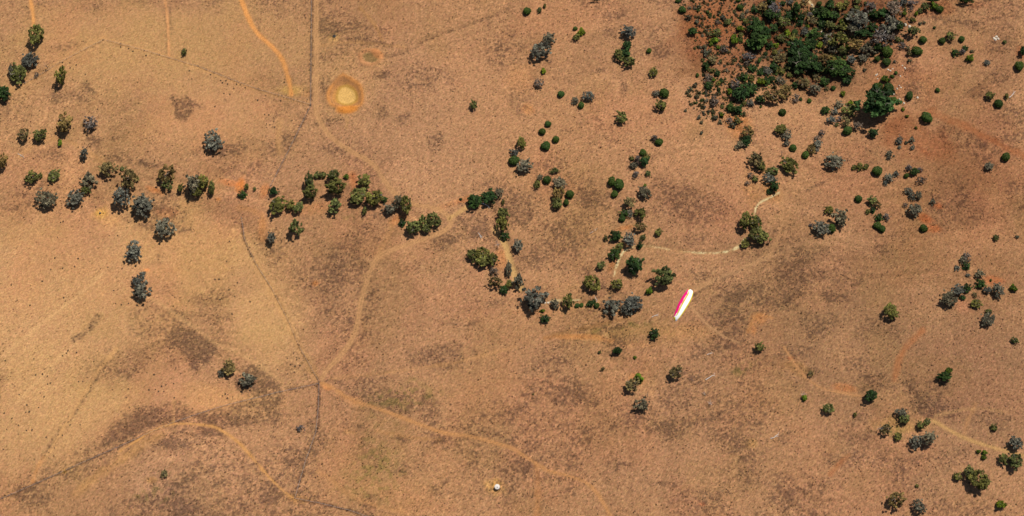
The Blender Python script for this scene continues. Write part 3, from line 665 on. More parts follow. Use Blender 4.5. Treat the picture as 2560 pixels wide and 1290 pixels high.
def quads(P, size, rs, nrm=None, flat=0.0):
    """one small leaf spray per point"""
    n = len(P)
    N = rs.normal(size=(n, 3))
    if nrm is not None: N = N * 0.7 + nrm * 1.0
    N[:, 2] += flat
    N /= np.linalg.norm(N, axis=1, keepdims=True) + 1e-9
    T = rs.normal(size=(n, 3)); U = np.cross(N, T); U /= np.linalg.norm(U, axis=1, keepdims=True) + 1e-9
    Vv = np.cross(N, U)
    s = (size * (0.6 + 0.8 * rs.rand(n)))[:, None]
    a = 0.75 + 0.5 * rs.rand(n, 1)
    Q = np.stack([P - U * s * a - Vv * s * 0.35, P + U * s * 0.2 - Vv * s, P + U * s * a + Vv * s * 0.3, P - U * s * 0.1 + Vv * s], 1)
    return Q.reshape(-1, 3)
def crown_mesh(kind, seed):
    rs = np.random.RandomState(seed)
    lobes = rs.normal(size=(5, 3)); lobes /= np.linalg.norm(lobes, axis=1, keepdims=True)
    amp = rs.rand(5)
    def reach(D):
        q = np.exp(4 * (D @ lobes.T - 1)) @ amp
        return 0.62 + 0.58 * np.clip(q, 0, 1)
    par = {'g': (58, .10, .20, 34, .070), 'k': (74, .09, .17, 28, .062), 'd': (66, .12, .22, 40, .072), 'o': (60, .09, .18, 30, .066), 'b': (22, .22, .36, 70, .095), 'y': (50, .08, .17, 26, .055), 's': (14, .22, .4, 34, .13), 'r': (0, 0, 0, 0, 0)}[kind]
    P = []; S = []; NN = []
    if kind == 'r':
        n = 1500
        D = rs.normal(size=(n, 3)); D /= np.linalg.norm(D, axis=1, keepdims=True)
        rr = 0.80 + 0.2 * vnoise(D[:, 0] * 3.2 + 9 + seed, D[:, 1] * 3.2 + D[:, 2] * 2 + 9, seed) - 0.22 * rs.rand(n) ** 2
        P = D * (rr * (0.62 + 0.38 * reach(D)))[:, None]; NN = D
        S = 0.75 + 0.5 * vnoise(D[:, 0] * 4 + 5, D[:, 1] * 4 + D[:, 2] * 3 + 5, seed + 2)
        size = 0.085
    else:
        nc, r0, r1, nl, size = par
        for c in range(nc):
            d = rs.normal(size=3); d /= np.linalg.norm(d)
            if d[2] < -0.35 and rs.rand() < 0.6: d[2] *= -1
            rad = r0 + (r1 - r0) * rs.rand()
            f = float(reach(d[None])[0]) * (0.35 + 0.65 * rs.rand() ** 0.45)
            ctr = d * f * (1 - rad * 0.55)
            q = rs.normal(size=(nl, 3)); q /= np.linalg.norm(q, axis=1, keepdims=True)
            rq = rad * (0.30 + 1.0 * rs.rand(nl, 1) ** 0.7)
            pts = ctr + q * rq * np.array([1, 1, 0.72])
            if rs.rand() < 0.12: pts = d * (0.98 + 0.16 * rs.rand()) * f ** 0.3 + q * rq * 0.7
            P.append(pts); NN.append(q); S.append(np.full(nl, 0.40 + 1.25 * rs.rand() ** 1.3) * (0.65 + 0.7 * rs.rand(nl)))
        P = np.concatenate(P); NN = np.concatenate(NN); S = np.concatenate(S)
    Q = quads(P, size, rs, NN, 0.25)
    C = np.repeat(S, 4)[:, None] * np.array([1, 1, 1]) * (1 + 0.10 * (rs.rand(len(Q), 3) - 0.5))
    return Q, np.arange(len(Q)).reshape(-1, 4), C
CROWNS = {}
for k in 'gkdobysr':
    CROWNS[k] = []
    for v in range(6):
        Q, F, C = crown_mesh(k, 100 + ord(k) * 7 + v)
        CROWNS[k].append((Q, F, C))
CROWN_ME = {k: [mesh_np("crown", Q, F, [LEAF[k]], attr={"shade": C}) for Q, F, C in CROWNS[k]] for k in CROWNS}
# branching skeletons, height 1 and reach 1: under leaves, and on their own for dead trees
def skeleton(mb, rs, limbs, r0, spread=0.8, sub=2, lean=0.05, start=0.3):
    top = Vector((rs.normal() * lean, rs.normal() * lean, 0.72))
    mb.tube([(0, 0, -0.04), (top.x * 0.3, top.y * 0.3, 0.3), top], [r0, r0 * 0.75, r0 * 0.4], 6)
    for i in range(limbs):
        a = 6.283 * (i + rs.rand() * 0.7) / limbs
        z0 = start + (0.7 - start) * rs.rand(); b0 = Vector((top.x * z0, top.y * z0, z0))
        L = spread * (0.55 + 0.5 * rs.rand())
        e = Vector((math.cos(a) * L, math.sin(a) * L, min(1.0, z0 + 0.18 + 0.3 * rs.rand())))
        mid = b0.lerp(e, 0.5) + Vector((rs.normal() * .05, rs.normal() * .05, 0.04))
        mb.tube([b0, mid, e], [r0 * 0.5, r0 * 0.32, r0 * 0.1], 5)
        for s in range(sub):
            q = mid.lerp(e, 0.1 + 0.5 * rs.rand())
            f = q + Vector((math.cos(a + rs.normal() * 0.8) * L * 0.4, math.sin(a + rs.normal() * 0.8) * L * 0.4, 0.05 + 0.15 * rs.rand()))
            mb.tube([q, f], [r0 * 0.22, r0 * 0.07], 4)
TRUNK_ME = []
for v in range(5):
    mb = MB(); skeleton(mb, np.random.RandomState(40 + v), 5, 0.055)
    TRUNK_ME.append(mb.mesh("trunk", BARK))
def twig_mesh(name, mat, seed, limbs=11, r0=0.05, sub=4):
    mb = MB(); skeleton(mb, np.random.RandomState(seed), limbs, r0, 0.95, sub, 0.08, 0.08)
    return mb.mesh(name, mat)
TWIG_ME = [twig_mesh("twigs", DEADWOOD, 60 + v) for v in range(4)]
DEAD_PALE = [twig_mesh("dead_tree", DEADWOOD, 70 + v, 9, 0.06) for v in range(3)]
DEAD_DARK = [twig_mesh("dead_tree", DARKTWIG, 80 + v, 8, 0.07, 3) for v in range(3)]
# small bushes: leaves down to the ground and a few stems in one mesh
BUSH_ME = {}
for k in CROWNS:
    BUSH_ME[k] = []
    for Q, F, C in CROWNS[k][:4]:
        P = Q.copy(); P[:, 2] = (P[:, 2] + 0.86) / 1.86
        mb = MB(); skeleton(mb, np.random.RandomState(len(BUSH_ME[k]) + 7), 4, 0.05, 0.6, 1)
        nv = len(P)
        V = np.concatenate([P, np.array([tuple(v) for v in mb.v])])
        faces = [tuple(f) for f in F.tolist()] + [tuple(i + nv for i in f) for f in mb.f]
        mi = [0] * len(F) + [1] * len(mb.f)
        CC = np.concatenate([C, np.ones((len(mb.v), 3))])
        BUSH_ME[k].append(mesh_np("bush", V, faces, [LEAF[k], BARK], mi, {"shade": CC}))

#PLANTS
PLANTS = """
87 93 36 54 g;70 150 40 46 k;45 183 46 56 g;29 177 18 36 k;150 192 28 48 g;5 232 38 42 d;92 187 12 16 y;461 127 14 20 g;160 312 40 54 o;228 308 36 40 y;60 340 27 36 o;97 339 33 38 g;150 356 12 20 b;210 384 21 34 k;7 406 24 40 o;268 422 44 44 o;305 421 12 14 g;534 354 44 54 k
80 442 34 36 g;100 438 16 16 g;133 439 32 38 g;116 498 46 52 k;219 450 38 44 k;212 476 22 28 g;188 499 40 48 k;322 444 42 58 o;341 446 14 18 g;301 490 37 54 k;355 513 58 60 k;412 438 46 48 o;416 461 26 34 g;450 473 16 24 g;480 461 36 54 k;508 457 32 44 g;489 483 34 28 g;529 470 18 40 g;607 486 19 23 d;617 465 11 17 g;637 471 8 11 g;407 569 45 54 k;333 631 46 52 k;344 706 30 36 k;352 731 46 44 k;358 684 14 16 k
683 479 24 21 d;693 512 44 52 g;726 516 24 28 g;748 517 26 32 g;772 452 26 46 g;776 480 42 38 g;791 438 16 20 g;808 437 18 20 g;835 436 34 28 g;840 466 58 44 g;866 441 12 15 b;838 514 38 36 g;910 455 34 40 g;898 486 40 48 g;931 497 46 44 g;912 524 13 22 g;950 487 15 16 k;961 497 15 17 d;972 523 34 28 k;997 504 24 40 k;1016 518 30 50 g;1006 557 17 21 d;1034 568 40 42 g;1056 554 24 36 g;1063 573 28 26 g;1083 548 36 44 g;737 568 30 44 g;756 573 11 13 g;678 595 23 34 k
1184 505 40 42 d;1223 493 36 42 d;1246 483 20 28 k;1258 503 9 17 g;1152 497 7 9 d;1255 534 34 32 g;1256 563 28 44 g;1262 589 22 22 d;1178 637 32 30 g;1208 632 32 38 g;1230 645 34 34 g;1206 656 46 32 g;1234 677 24 26 y;1237 703 36 27 o;1258 724 20 21 d;1273 709 18 24 g;1270 672 17 42 k
1295 614 27 36 k;1297 702 27 40 k;1332 747 58 64 k;1357 776 14 8 b;1363 796 22 23 d;1387 761 24 31 k;1421 757 25 42 g;1426 736 9 12 g;1443 763 12 13 r;1454 762 10 12 r;1475 759 20 20 d;1485 753 12 12 d;1492 763 14 14 r;1530 764 42 48 k;1581 755 44 50 k;1565 771 30 34 k;1485 712 40 48 g;1544 711 29 32 g;1624 727 17 19 b;1664 694 58 56 g;1588 663 48 48 d;1500 665 22 25 g;1536 635 27 34 d;1549 615 20 22 g;1540 591 29 31 d;1514 594 11 17 g;1573 600 31 31 k;1600 613 13 21 d;1608 592 16 17 g;1599 569 28 24 o;1645 581 19 22 g;1636 835 26 27 d
1571 506 30 30 o;1560 533 20 22 d;1575 533 16 20 k;1556 546 15 17 r;1592 531 17 22 g;1605 536 20 33 g;1529 452 17 25 r;1548 460 23 31 r;1537 484 16 18 r;1609 482 30 38 k;1612 463 10 10 b;1608 380 16 17 r;1580 396 12 14 g;1594 397 20 28 y;1617 393 18 20 g;1611 405 26 25 d;1584 412 23 19 k;1590 434 20 22 y;1619 432 16 15 g
1367 448 20 20 r;1350 442 16 18 k;1344 459 17 23 g;1399 458 34 38 k;1393 488 36 32 o;1393 512 28 32 g;1424 484 20 21 r;1416 505 12 18 r;1317 26 18 19 r;1349 23 12 16 g;1362 14 8 12 g;1485 0 26 8 k;1372 97 36 34 k;1350 128 44 46 k;1438 70 10 11 r;1452 79 18 20 b;1442 91 20 17 g;1571 80 35 40 k;1568 115 28 24 d;1548 142 26 32 g;1564 134 26 28 d;1573 153 34 28 g;1623 126 12 13 r;1634 180 25 26 g;1359 176 14 18 b;1346 208 24 30 y;1402 234 16 17 r;1439 250 16 21 k;1453 262 16 16 r;1471 241 26 27 k;1642 233 16 20 k;1660 231 22 25 r;1654 265 31 28 g;1555 297 30 37 g
1370 309 15 16 r;1356 328 17 17 r;1390 347 17 17 r;1365 364 22 23 r;1302 355 24 32 g;1288 381 22 20 k;1285 400 24 26 r;1311 415 38 44 k;1636 343 24 19 y;1648 354 18 20 r;1387 427 24 16 g;1184 265 20 27 g
1695 2 14 8 r;1706 23 18 16 r;1721 42 16 12 s;1742 53 12 12 s;1749 15 9 9 s;1769 29 8 9 r;1846 0 14 8 r;1849 17 14 16 r;1856 39 14 18 s;1863 52 16 16 g;1808 43 13 12 s;1820 54 17 19 g;1793 54 14 13 y;1733 78 23 25 d;1793 80 22 23 g;1774 84 13 13 o;1787 100 24 14 b;1778 110 10 10 b;1836 97 19 32 b;1851 70 20 17 b;1852 86 14 15 g;1852 101 10 10 r;1796 117 10 13 b;1811 123 22 21 y;1763 116 12 13 s;1764 133 13 18 s;1782 151 20 21 o;1765 166 14 26 d;1780 175 18 10 g;1793 181 16 18 d;1744 187 8 11 r
1936 22 30 34 y;1926 38 34 28 d;1947 39 14 20 d;1956 57 30 26 g;1890 65 34 44 d;1913 82 26 36 d;1895 102 48 46 d;1879 112 26 28 d;1925 112 20 17 d;1939 112 12 15 b;1969 80 16 21 b;1987 80 14 17 r;1984 46 14 13 b;1957 7 13 14 d;1991 22 20 38 d;1870 141 30 24 y;1866 157 18 14 y;1914 133 12 13 d;1898 151 8 13 r;1937 130 16 16 g;1945 147 32 24 o;1934 165 20 22 d;1939 175 14 14 g;1955 179 18 18 g;1994 122 46 46 d;2000 154 54 54 d;1973 187 16 16 g
1860 192 22 20 d;1838 213 30 26 y;1850 232 40 50 d;1878 221 32 34 d;1824 228 12 18 b;1772 195 19 25 y;1784 198 10 13 b;1771 215 18 19 d;1796 207 13 15 g;1803 200 9 15 d;1797 222 11 10 d;1786 253 29 29 y;1806 265 10 11 g;1826 270 20 20 d;1846 274 24 22 d;1804 285 10 15 b;1843 300 17 23 g;1824 300 17 18 y;1831 312 18 14 s;1903 203 24 20 b;1916 203 17 22 d;1929 197 19 20 d;1928 238 50 46 o;1966 228 32 44 o;1990 244 20 27 y;1876 258 18 20 k;1860 256 14 13 g;1902 266 6 6 r;1956 279 18 18 r
1789 293 14 14 s;1801 304 12 12 s;1747 293 10 11 s;1754 304 9 9 s;1754 331 10 9 s;1714 275 8 8 s;1718 230 10 10 s;1737 212 12 10 s;1726 222 13 12 s;1742 240 13 10 s;1758 280 8 8 s;1772 277 8 8 s;1762 267 9 8 s
1865 548 32 46 g;1889 555 34 46 g;1899 590 46 56 g;1863 610 24 27 g;1871 333 34 34 o;1864 354 30 30 d;1850 362 22 28 k;1948 325 30 30 g;1966 338 24 28 k;1966 358 17 14 k;1983 368 18 18 r;1890 398 42 36 o;1902 418 30 26 g;1932 428 36 24 g;1924 448 32 26 k;1936 466 20 32 d;1924 478 16 18 d;1974 412 44 52 g;1875 437 16 17 y;1888 448 16 18 g;1868 457 15 13 y
2044 343 20 13 y;2044 362 24 32 k;2028 372 25 28 o;2014 386 18 19 r;2054 331 15 20 y;2085 402 42 50 k;2074 525 24 25 g
2048 8 14 12 r;2075 12 22 24 d;2098 18 20 24 g;2115 8 18 18 g;2063 34 30 32 d;2025 35 16 18 y;2032 52 22 24 o;2019 66 12 10 b;2053 58 20 22 d;2073 62 24 22 g;2103 53 14 14 b;2093 68 12 14 g;2146 48 44 44 k;2134 68 30 28 k;2158 84 38 20 d;2178 17 28 30 y;2186 36 26 20 d;2235 18 44 38 y;2230 58 42 40 k;2246 64 22 28 d;2261 32 10 14 b;2280 6 26 16 y;2280 21 13 13 y;2311 16 22 24 g;2300 25 14 14 g;2282 48 18 14 g;2291 33 8 12 b;2301 58 9 8 s;2311 55 9 8 s
2202 92 44 44 y;2214 74 26 24 k;2222 84 12 10 b;2232 93 20 19 y;2245 97 16 17 g;2098 98 46 34 g;2080 118 26 27 k;2050 111 16 20 b;2035 88 32 36 d;2026 113 30 28 d;2106 126 26 20 g;2140 110 38 28 o;2166 122 34 28 k;2195 118 24 18 d;2120 118 14 14 b;2022 148 36 34 d;2058 150 40 32 o;2040 165 34 30 d;2090 172 42 44 d;2110 178 36 42 d;2118 202 21 20 d;2102 152 18 14 g;2128 149 24 20 k
2218 128 28 27 r;2217 154 20 20 r;2193 146 14 14 r;2281 79 32 26 g;2308 98 18 18 r;2293 126 22 26 r;2273 133 16 16 o;2270 120 11 11 s;2256 113 18 17 y;2273 150 10 10 s;2240 181 9 9 r;2231 190 9 10 r;2162 174 9 9 s;2237 153 8 8 s
2010 210 28 32 o;2036 222 36 27 k;2066 220 12 13 o;2084 219 12 12 r;2107 233 14 13 b;2024 251 11 12 r;2002 247 8 10 r;2193 262 96 80 d;2213 196 21 21 b;2194 215 27 21 r;2222 219 28 26 r;2234 248 14 15 r;2205 240 26 28 y;2125 276 33 38 g;2127 257 14 13 b;2063 274 20 21 d;2095 262 20 25 k;2087 279 18 18 k;2079 300 24 22 k;2098 296 16 16 y;2115 304 22 30 o;2118 325 24 21 r;2092 311 11 10 g;2144 314 28 27 y;2184 333 25 27 d;2274 238 17 23 r;2258 272 9 11 b;2268 290 9 8 b;2290 318 8 7 b;2317 292 29 26 r
2248 350 16 21 k;2249 367 10 11 k;2281 348 14 19 k;2266 356 10 8 s;2281 368 11 13 k;2223 382 17 16 k;2223 394 12 10 k;2235 389 6 6 s;2135 418 14 16 g;2150 414 17 23 g;2165 416 15 18 g;2193 426 24 25 r;2222 445 24 26 k;2241 433 15 17 k;2214 457 12 13 k;2273 418 21 19 y;2299 423 17 15 y;2286 430 21 26 d;2267 438 13 12 r;2305 450 25 19 y
2272 477 20 18 k;2281 490 18 20 k;2298 489 18 24 k;2265 512 14 13 y;2284 526 38 34 k;2333 503 14 19 k;2147 496 18 19 r;2178 503 23 28 g;2193 510 16 22 o;2170 528 12 15 g;2182 525 14 18 d;2103 545 36 50 k;2053 570 42 46 k;2080 570 18 25 r;2027 562 12 15 y;2197 543 20 20 d;2216 540 20 23 y;2194 563 18 19 r;2205 571 19 18 r;2309 569 19 19 r;2490 594 18 17 g;2544 591 10 9 s
2416 640 25 26 y;2409 650 20 22 k;2417 665 20 20 d;2393 668 15 15 k;2420 687 14 10 k;2450 685 26 23 k;2477 700 5 8 r;2370 745 42 44 k;2394 728 28 36 k;2417 722 24 24 d;2452 711 24 26 d;2470 726 24 18 k;2495 726 32 42 k;2440 759 27 31 g;2407 743 14 12 d;2437 736 13 13 o;2533 719 20 18 b;2225 775 40 41 g;2467 798 34 42 k;2472 777 19 14 g;2537 850 22 18 g
1898 870 28 26 g;2361 941 32 27 d;2372 925 16 19 b;2176 990 37 33 d;2011 994 16 16 b;2074 1023 28 29 g;2138 1035 9 13 g;2255 1034 27 32 k;2263 1048 28 27 g;2300 1065 24 23 g;2318 1053 18 21 g;2216 1071 28 30 o;2245 1091 22 23 g;2290 1102 34 33 k;2322 1096 34 45 k;2485 1070 18 20 g;2540 1108 40 38 k;2462 1130 16 13 b;2446 1128 12 10 b;2459 1143 13 12 b;2508 1145 28 30 g;2538 1155 40 44 g;2393 1192 23 23 g;2424 1182 34 38 g;2441 1198 52 52 g;2466 1205 18 23 g;2292 1213 9 11 g;2237 1248 46 42 o;2298 1267 33 32 k;2502 1260 24 25 b;2027 932 17 15 o
1542 877 26 21 d;1499 880 10 8 g;1588 893 9 9 b;1508 921 10 13 o;1598 943 21 26 b;1578 963 36 40 o;1687 932 36 37 o;1606 1012 36 36 k;1333 985 6 5 g;411 1182 19 21 o;573 922 38 44 o;555 930 20 22 k;620 951 33 44 k;750 1070 18 22 y
2413 3 36 15 d;2335 14 18 18 b;2349 21 20 17 r;2332 2 28 10 d;2374 90 23 25 g;2356 101 16 16 r;2405 96 15 15 r;2388 130 18 19 d;2407 128 18 19 y;2413 121 13 14 d;2426 145 19 20 b;2430 127 12 8 s;2468 155 16 17 k;2512 104 12 10 g;2336 68 7 7 r;2556 128 14 28 d;2549 164 24 21 r;2344 224 12 11 r;2472 240 24 25 g;2497 257 21 21 r;2517 240 10 17 g;2515 391 21 22 r;2472 416 24 25 k
"""
PL = []
for row in PLANTS.replace("\n", ";").split(";"):
    f = row.split()
    if len(f) == 5: PL.append((float(f[0]), float(f[1]), float(f[2]), float(f[3]), f[4]))

# the packed middle of the wooded gully: smaller crowns in the gaps of those above
CORE = [(1885, 0), (2270, 0), (2245, 110), (2150, 155), (2120, 205), (2010, 205), (1915, 262), (1835, 262), (1850, 190), (1940, 110), (1872, 110)]
def in_poly(x, y, P):
    c = False; j = len(P) - 1
    for i in range(len(P)):
        if (P[i][1] > y) != (P[j][1] > y) and x < (P[j][0] - P[i][0]) * (y - P[i][1]) / (P[j][1] - P[i][1]) + P[i][0]: c = not c
        j = i
    return c
rg = random.Random(4); NLIST = len(PL)
for _ in range(6000):
    x, y = rg.uniform(1830, 2270), rg.uniform(0, 265)
    if in_poly(x, y, CORE) and all(math.hypot(x - q[0], y - q[1]) > 9 + 0.36 * max(q[2], q[3]) for q in PL) and len(PL) < NLIST + 36:
        w = rg.uniform(16, 25); PL.append((x, y, w, w * rg.uniform(.9, 1.2), rg.choice("dddggok")))

def is_tree(p): return p[4] in 'gkdo' and max(p[2], p[3]) >= 24 or (p[4] == 'y' and max(p[2], p[3]) >= 34)
LOOK_T = {'g': "mid green gum tree", 'k': "blue-grey gum tree", 'd': "dense dark green tree", 'o': "olive brown tree", 'y': "leafless grey tree"}
LOOK_B = {'g': "leafy green bush", 'k': "blue-grey bush", 'd': "dense dark green bush", 'o': "olive brown bush", 'r': "rounded ball-like green bush", 'b': "yellow-green bush", 'y': "grey twiggy bush", 's': "faded grey-green shrub"}
NAME_T = {'g': "gum_tree", 'k': "grey_gum_tree", 'd': "dark_tree", 'o': "brown_tree", 'y': "leafless_tree"}
NAME_B = {'g': "leafy_bush", 'k': "grey_bush", 'd': "dark_bush", 'o': "brown_bush", 'r': "round_bush", 'b': "yellow_green_bush", 'y': "twiggy_bush", 's': "faded_shrub"}
GROUP = {True: "trees scattered over the dry hillside", False: "bushes scattered over the dry hillside"}
def look(p):
    m = max(p[2], p[3]); tr = is_tree(p)
    sz = ("broad " if m >= 52 else "large " if m >= 42 else "" if m >= 30 else "small ") if tr else ("large " if m >= 22 else "" if m >= 15 else "small " if m >= 10 else "tiny ")
    shp = "tall narrow " if p[3] > p[2] * 1.6 else "wide " if p[2] > p[3] * 1.35 else ""
    return sz + shp + (LOOK_T if tr else LOOK_B)[p[4]]
MARKS = [("the paraglider", 1708, 763), ("the round water tank", 1242, 1215), ("the orange-rimmed dry dam", 864, 240), ("the black trough", 836, 91), ("the five-way fence junction", 798, 958), ("the white creek bed", 1780, 630), ("the yellow bare patch with a stump", 251, 532), ("the pointed fence corner", 258, 100), ("the bare round hill", 430, 1210), ("the orange dirt scar", 1430, 843), ("the giant dark gully tree", 2193, 262), ("the red eroded strip", 2270, 870), ("the bend of the looping track", 1124, 555), ("the small grassy dam", 925, 145), ("the fallen white trunk", 1777, 943), ("the top right corner", 2560, 0), ("the bottom right corner", 2560, 1290), ("the long orange track", 650, 90), ("the pale boulders", 2232, 180), ("the bare black dead tree", 119, 162), ("the pale dry gully path", 1272, 640), ("the yellow lower right track", 2430, 1100), ("the red bare bush patch", 2315, 550), ("the thicket's white creek stones", 2058, 92), ("the top edge's reddish clearing", 1815, 20), ("the fence end by the gully", 604, 560), ("the boulder heap", 2490, 95), ("the steep red track", 2440, 330), ("the orange heel of bare soil", 365, 675), ("the white log across the gully", 1213, 512)]
LOOKS = [look(p) for p in PL]
ORD = ["nearest", "second nearest", "third nearest", "fourth nearest", "fifth nearest", "sixth nearest", "seventh nearest", "eighth nearest"]
def sector(dx, dy):
    if abs(dx) > abs(dy): return "right of" if dx > 0 else "left of"
    return "below" if dy > 0 else "above"
def label_for(i):
    x, y = PL[i][:2]; same = [j for j in range(len(PL)) if LOOKS[j] == LOOKS[i]]
    if PL[i][2] == 96: return "giant dark green tree with a dense spreading crown beside the wooded gully"
    best = None
    for nm, mx_, my_ in MARKS:
        d = math.hypot(x - mx_, y - my_); s = sector(x - mx_, y - my_)
        k = sum(1 for j in same if j != i and sector(PL[j][0] - mx_, PL[j][1] - my_) == s and (math.hypot(PL[j][0] - mx_, PL[j][1] - my_), j) < (d, i))
        if k >= len(ORD): continue
        c = d + 90 * k
        if best is None or c < best[0]: best = (c, k, s, nm)
    if best is None: return LOOKS[i] + " on the dry hillside"
    return "%s, %s %s %s" % (LOOKS[i], "the " + ORD[best[1]] if best[1] else ("nearest"), best[2], best[3])

rs = np.random.RandomState(9)
for i, p in enumerate(PL):
    x, y, w, h, k = p
    g = at(x, y)
    u = g - CAM; dist = np.linalg.norm(u)
    vx = math.atan2(math.hypot(u[0], u[1]), -u[2])          # how far off straight down this one is seen
    th = math.atan2(u[1], -u[2])
    depth = float(u @ FWD)
    m = depth / FPX                                          # metres per pixel there
    thick = 1760 < x < 2260 and y < 215 and k in 'dgkoy' and w > 16
    W_, H_ = w * m * (1.24 if thick else 1.16), h * m * (1.16 if thick else 1.04)
    hc = (H_ - W_ * math.cos(th) * 0.95) / math.sin(th)
    lo, hi = (0.62, 1.15) if k in 'gkdoy' else (0.7, 1.0)
    hc = min(max(hc, lo * W_), hi * W_) if W_ < H_ * 1.6 else lo * 0.7 * W_
    dep = max((H_ ** 2 - (hc * math.sin(th)) ** 2), (0.5 * H_) ** 2) ** 0.5 / math.cos(th)
    lab = label_for(i)
    if is_tree(p):
        clear = 0.04 * hc + 0.15
        zc = clear + hc / 2
        c = at(x + 0.5, y - 1.0, zc)
        base = (c[0], c[1], gz(c[0], c[1]))
        root = tag(empty(NAME_T[k], base), lab, "tree", GROUP[True])
        nearround = 0.8 < W_ / dep < 1.25
        vv = rs.randint(6)
        cr = link(bpy.data.objects.new("crown", CROWN_ME[k][vv]), root)
        cr.location = (0, 0, zc)
        cr.scale = (W_ / 2 * rs.choice([-1, 1]), dep / 2 * rs.choice([-1, 1]), hc / 2)
        if nearround: cr.rotation_euler = (0, 0, rs.rand() * 6.28)
        tk = link(bpy.data.objects.new("trunk", (TWIG_ME if k == 'y' else TRUNK_ME)[rs.randint(4)]), root)
        tk.scale = (min(W_, dep) * 0.44, min(W_, dep) * 0.44, clear + hc * 0.85)
        tk.rotation_euler = (0, 0, rs.rand() * 6.28)
    else:
        c = at(x, y + 0.5, hc * 0.5)
        o = link(bpy.data.objects.new(NAME_B[k], BUSH_ME[k][rs.randint(4)]))
        o.location = (c[0], c[1], gz(c[0], c[1]) - 0.05)
        o.scale = (W_ / 2 * 1.04, dep / 2 * 1.04, hc)
        if 0.8 < W_ / dep < 1.25: o.rotation_euler = (0, 0, rs.rand() * 6.28)
        tag(o, lab, "bush", GROUP[False])

# low scrub of the red gully side: one mass of little grey and green puffs
SCRUB = wpoly([(1690, 10), (1720, 60), (1728, 110), (1752, 150), (1755, 200), (1715, 215), (1720, 260), (1765, 300), (1810, 300), (1840, 330), (1860, 300), (1900, 215), (1960, 190), (2030, 200), (2200, 150), (2260, 110), (2280, 0), (1700, -5)])
rs = np.random.RandomState(15)
inn = np.argwhere(inside(SCRUB))
pick = inn[rs.permutation(len(inn))[:2600]]
SV, SF, SCc = [], [], []
for j, i in pick:
    x0, y0 = AX[i], AY[j]; z0 = H[j, i]; r_ = 0.30 + 1.15 * rs.rand() ** 2.6
    q = rs.normal(size=(26, 3)); q /= np.linalg.norm(q, axis=1, keepdims=True); q[:, 2] = np.abs(q[:, 2])
    P = q * r_ * (0.6 + 0.5 * rs.rand(26, 1)) + np.array([x0, y0, z0])
    SV.append(quads(P, r_ * 0.36, rs, q, 0.2))
    base_ = np.array([[.8, .85, .6], [1.0, .9, 1.0], [.4, .6, .25], [.75, .6, .4]])[rs.randint(4)]
    SCc.append(np.tile(base_ * (0.5 + 0.7 * rs.rand()), (104, 1)))
V = np.concatenate(SV)
so = bpy.data.objects.new("scrub_undergrowth", mesh_np("scrub_undergrowth", V, np.arange(len(V)).reshape(-1, 4), [LEAF['s']], attr={"shade": np.concatenate(SCc)}))
tag(link(so), "low grey and green scrub scattered over the red gully slope", "scrub", kind='stuff')

# single dark tussocks one can count on the open paddocks
DOTS = {(0, 860): "510,50 500,68 470,88 575,65 255,112 40,125 377,180 320,225 268,232 355,243 358,300 380,292 590,283 622,281 92,300 683,328 303,370 145,380 332,397 947,402 1157,230 1355,221 1318,181 1213,317 1302,297 1245,307 1165,343 1190,356 1118,345 1230,356 963,337 845,343 203,458 195,512 220,508 32,520 140,610 242,645 200,648 138,677 50,640 527,607 603,605 470,687 410,780 25,790 1670,390 1745,398 1707,407 1710,380 1690,375 1308,403 290,478 90,558 347,700",
 (0, 430): "85,848 130,962 120,970 226,1000 318,820 480,942 490,968 868,988 911,996 965,987 432,490 413,645 586,650 561,709 470,725 383,730 754,726 810,716 917,725 820,478 883,478 855,888 1142,1075 1645,805 1674,806 1782,831 1757,852 1718,884 1680,909 1761,934 1877,973 1652,957 1741,1067 1614,807 1743,770 1740,720 1700,672 1880,633 1720,520 1302,303 720,263 475,372 455,378",
 (0, 0): "1097,418 1420,532 1440,592 1580,560 1620,580 1655,605 1695,605 1670,622 1708,632 1755,662 1775,632 1802,637 1840,657 1680,700 1725,708 905,352 965,366 998,386 470,470 525,472 573,488 527,510 550,520 652,608 640,560 733,820 818,910 1612,800",
 (640, 0): "14,752 52,763 73,718 65,860 97,863 135,910 80,930 80,955 140,955 105,935 272,906 185,757",
 (640, 860): "283,68 305,103 235,108 260,155 330,163 358,123 293,168 288,212 162,193 313,303 305,120 325,110"}
rs = np.random.RandomState(22)
dot_mat = plain_mat("dark_tussock_blades", (0.055, 0.045, 0.035), 0.9, 0.3, 6)
DOT_ME = []
for v in range(3):
    mb = MB()
    for q in range(26):
        a = rs.rand() * 6.28; l = 0.6 + 0.5 * rs.rand()
        b0 = Vector((math.cos(a) * .3, math.sin(a) * .3, 0)); e = Vector((math.cos(a) * l, math.sin(a) * l, 0.5 + 0.5 * rs.rand()))
        mb.tube([b0, b0.lerp(e, .5) + Vector((0, 0, .25)), e], [.16, .12, .02], 4)
    DOT_ME.append(mb.mesh("tussock", dot_mat))
for (ox, oy), s in DOTS.items():
    for tkn in s.split():
        a, c = tkn.split(","); P = at(ox + float(a) / 3, oy + float(c) / 3)
        o = link(bpy.data.objects.new("grass_tussock", DOT_ME[rs.randint(3)]))
        q = 0.42 + 0.3 * rs.rand(); o.scale = (q, q, q * 0.9); o.rotation_euler = (0, 0, rs.rand() * 6.28)
        o.location = (P[0], P[1], P[2] - 0.02)
        tag(o, "tiny dark tussock dotted on the open tan paddock", "tussock", "dark tussocks dotted over the grazed paddocks")

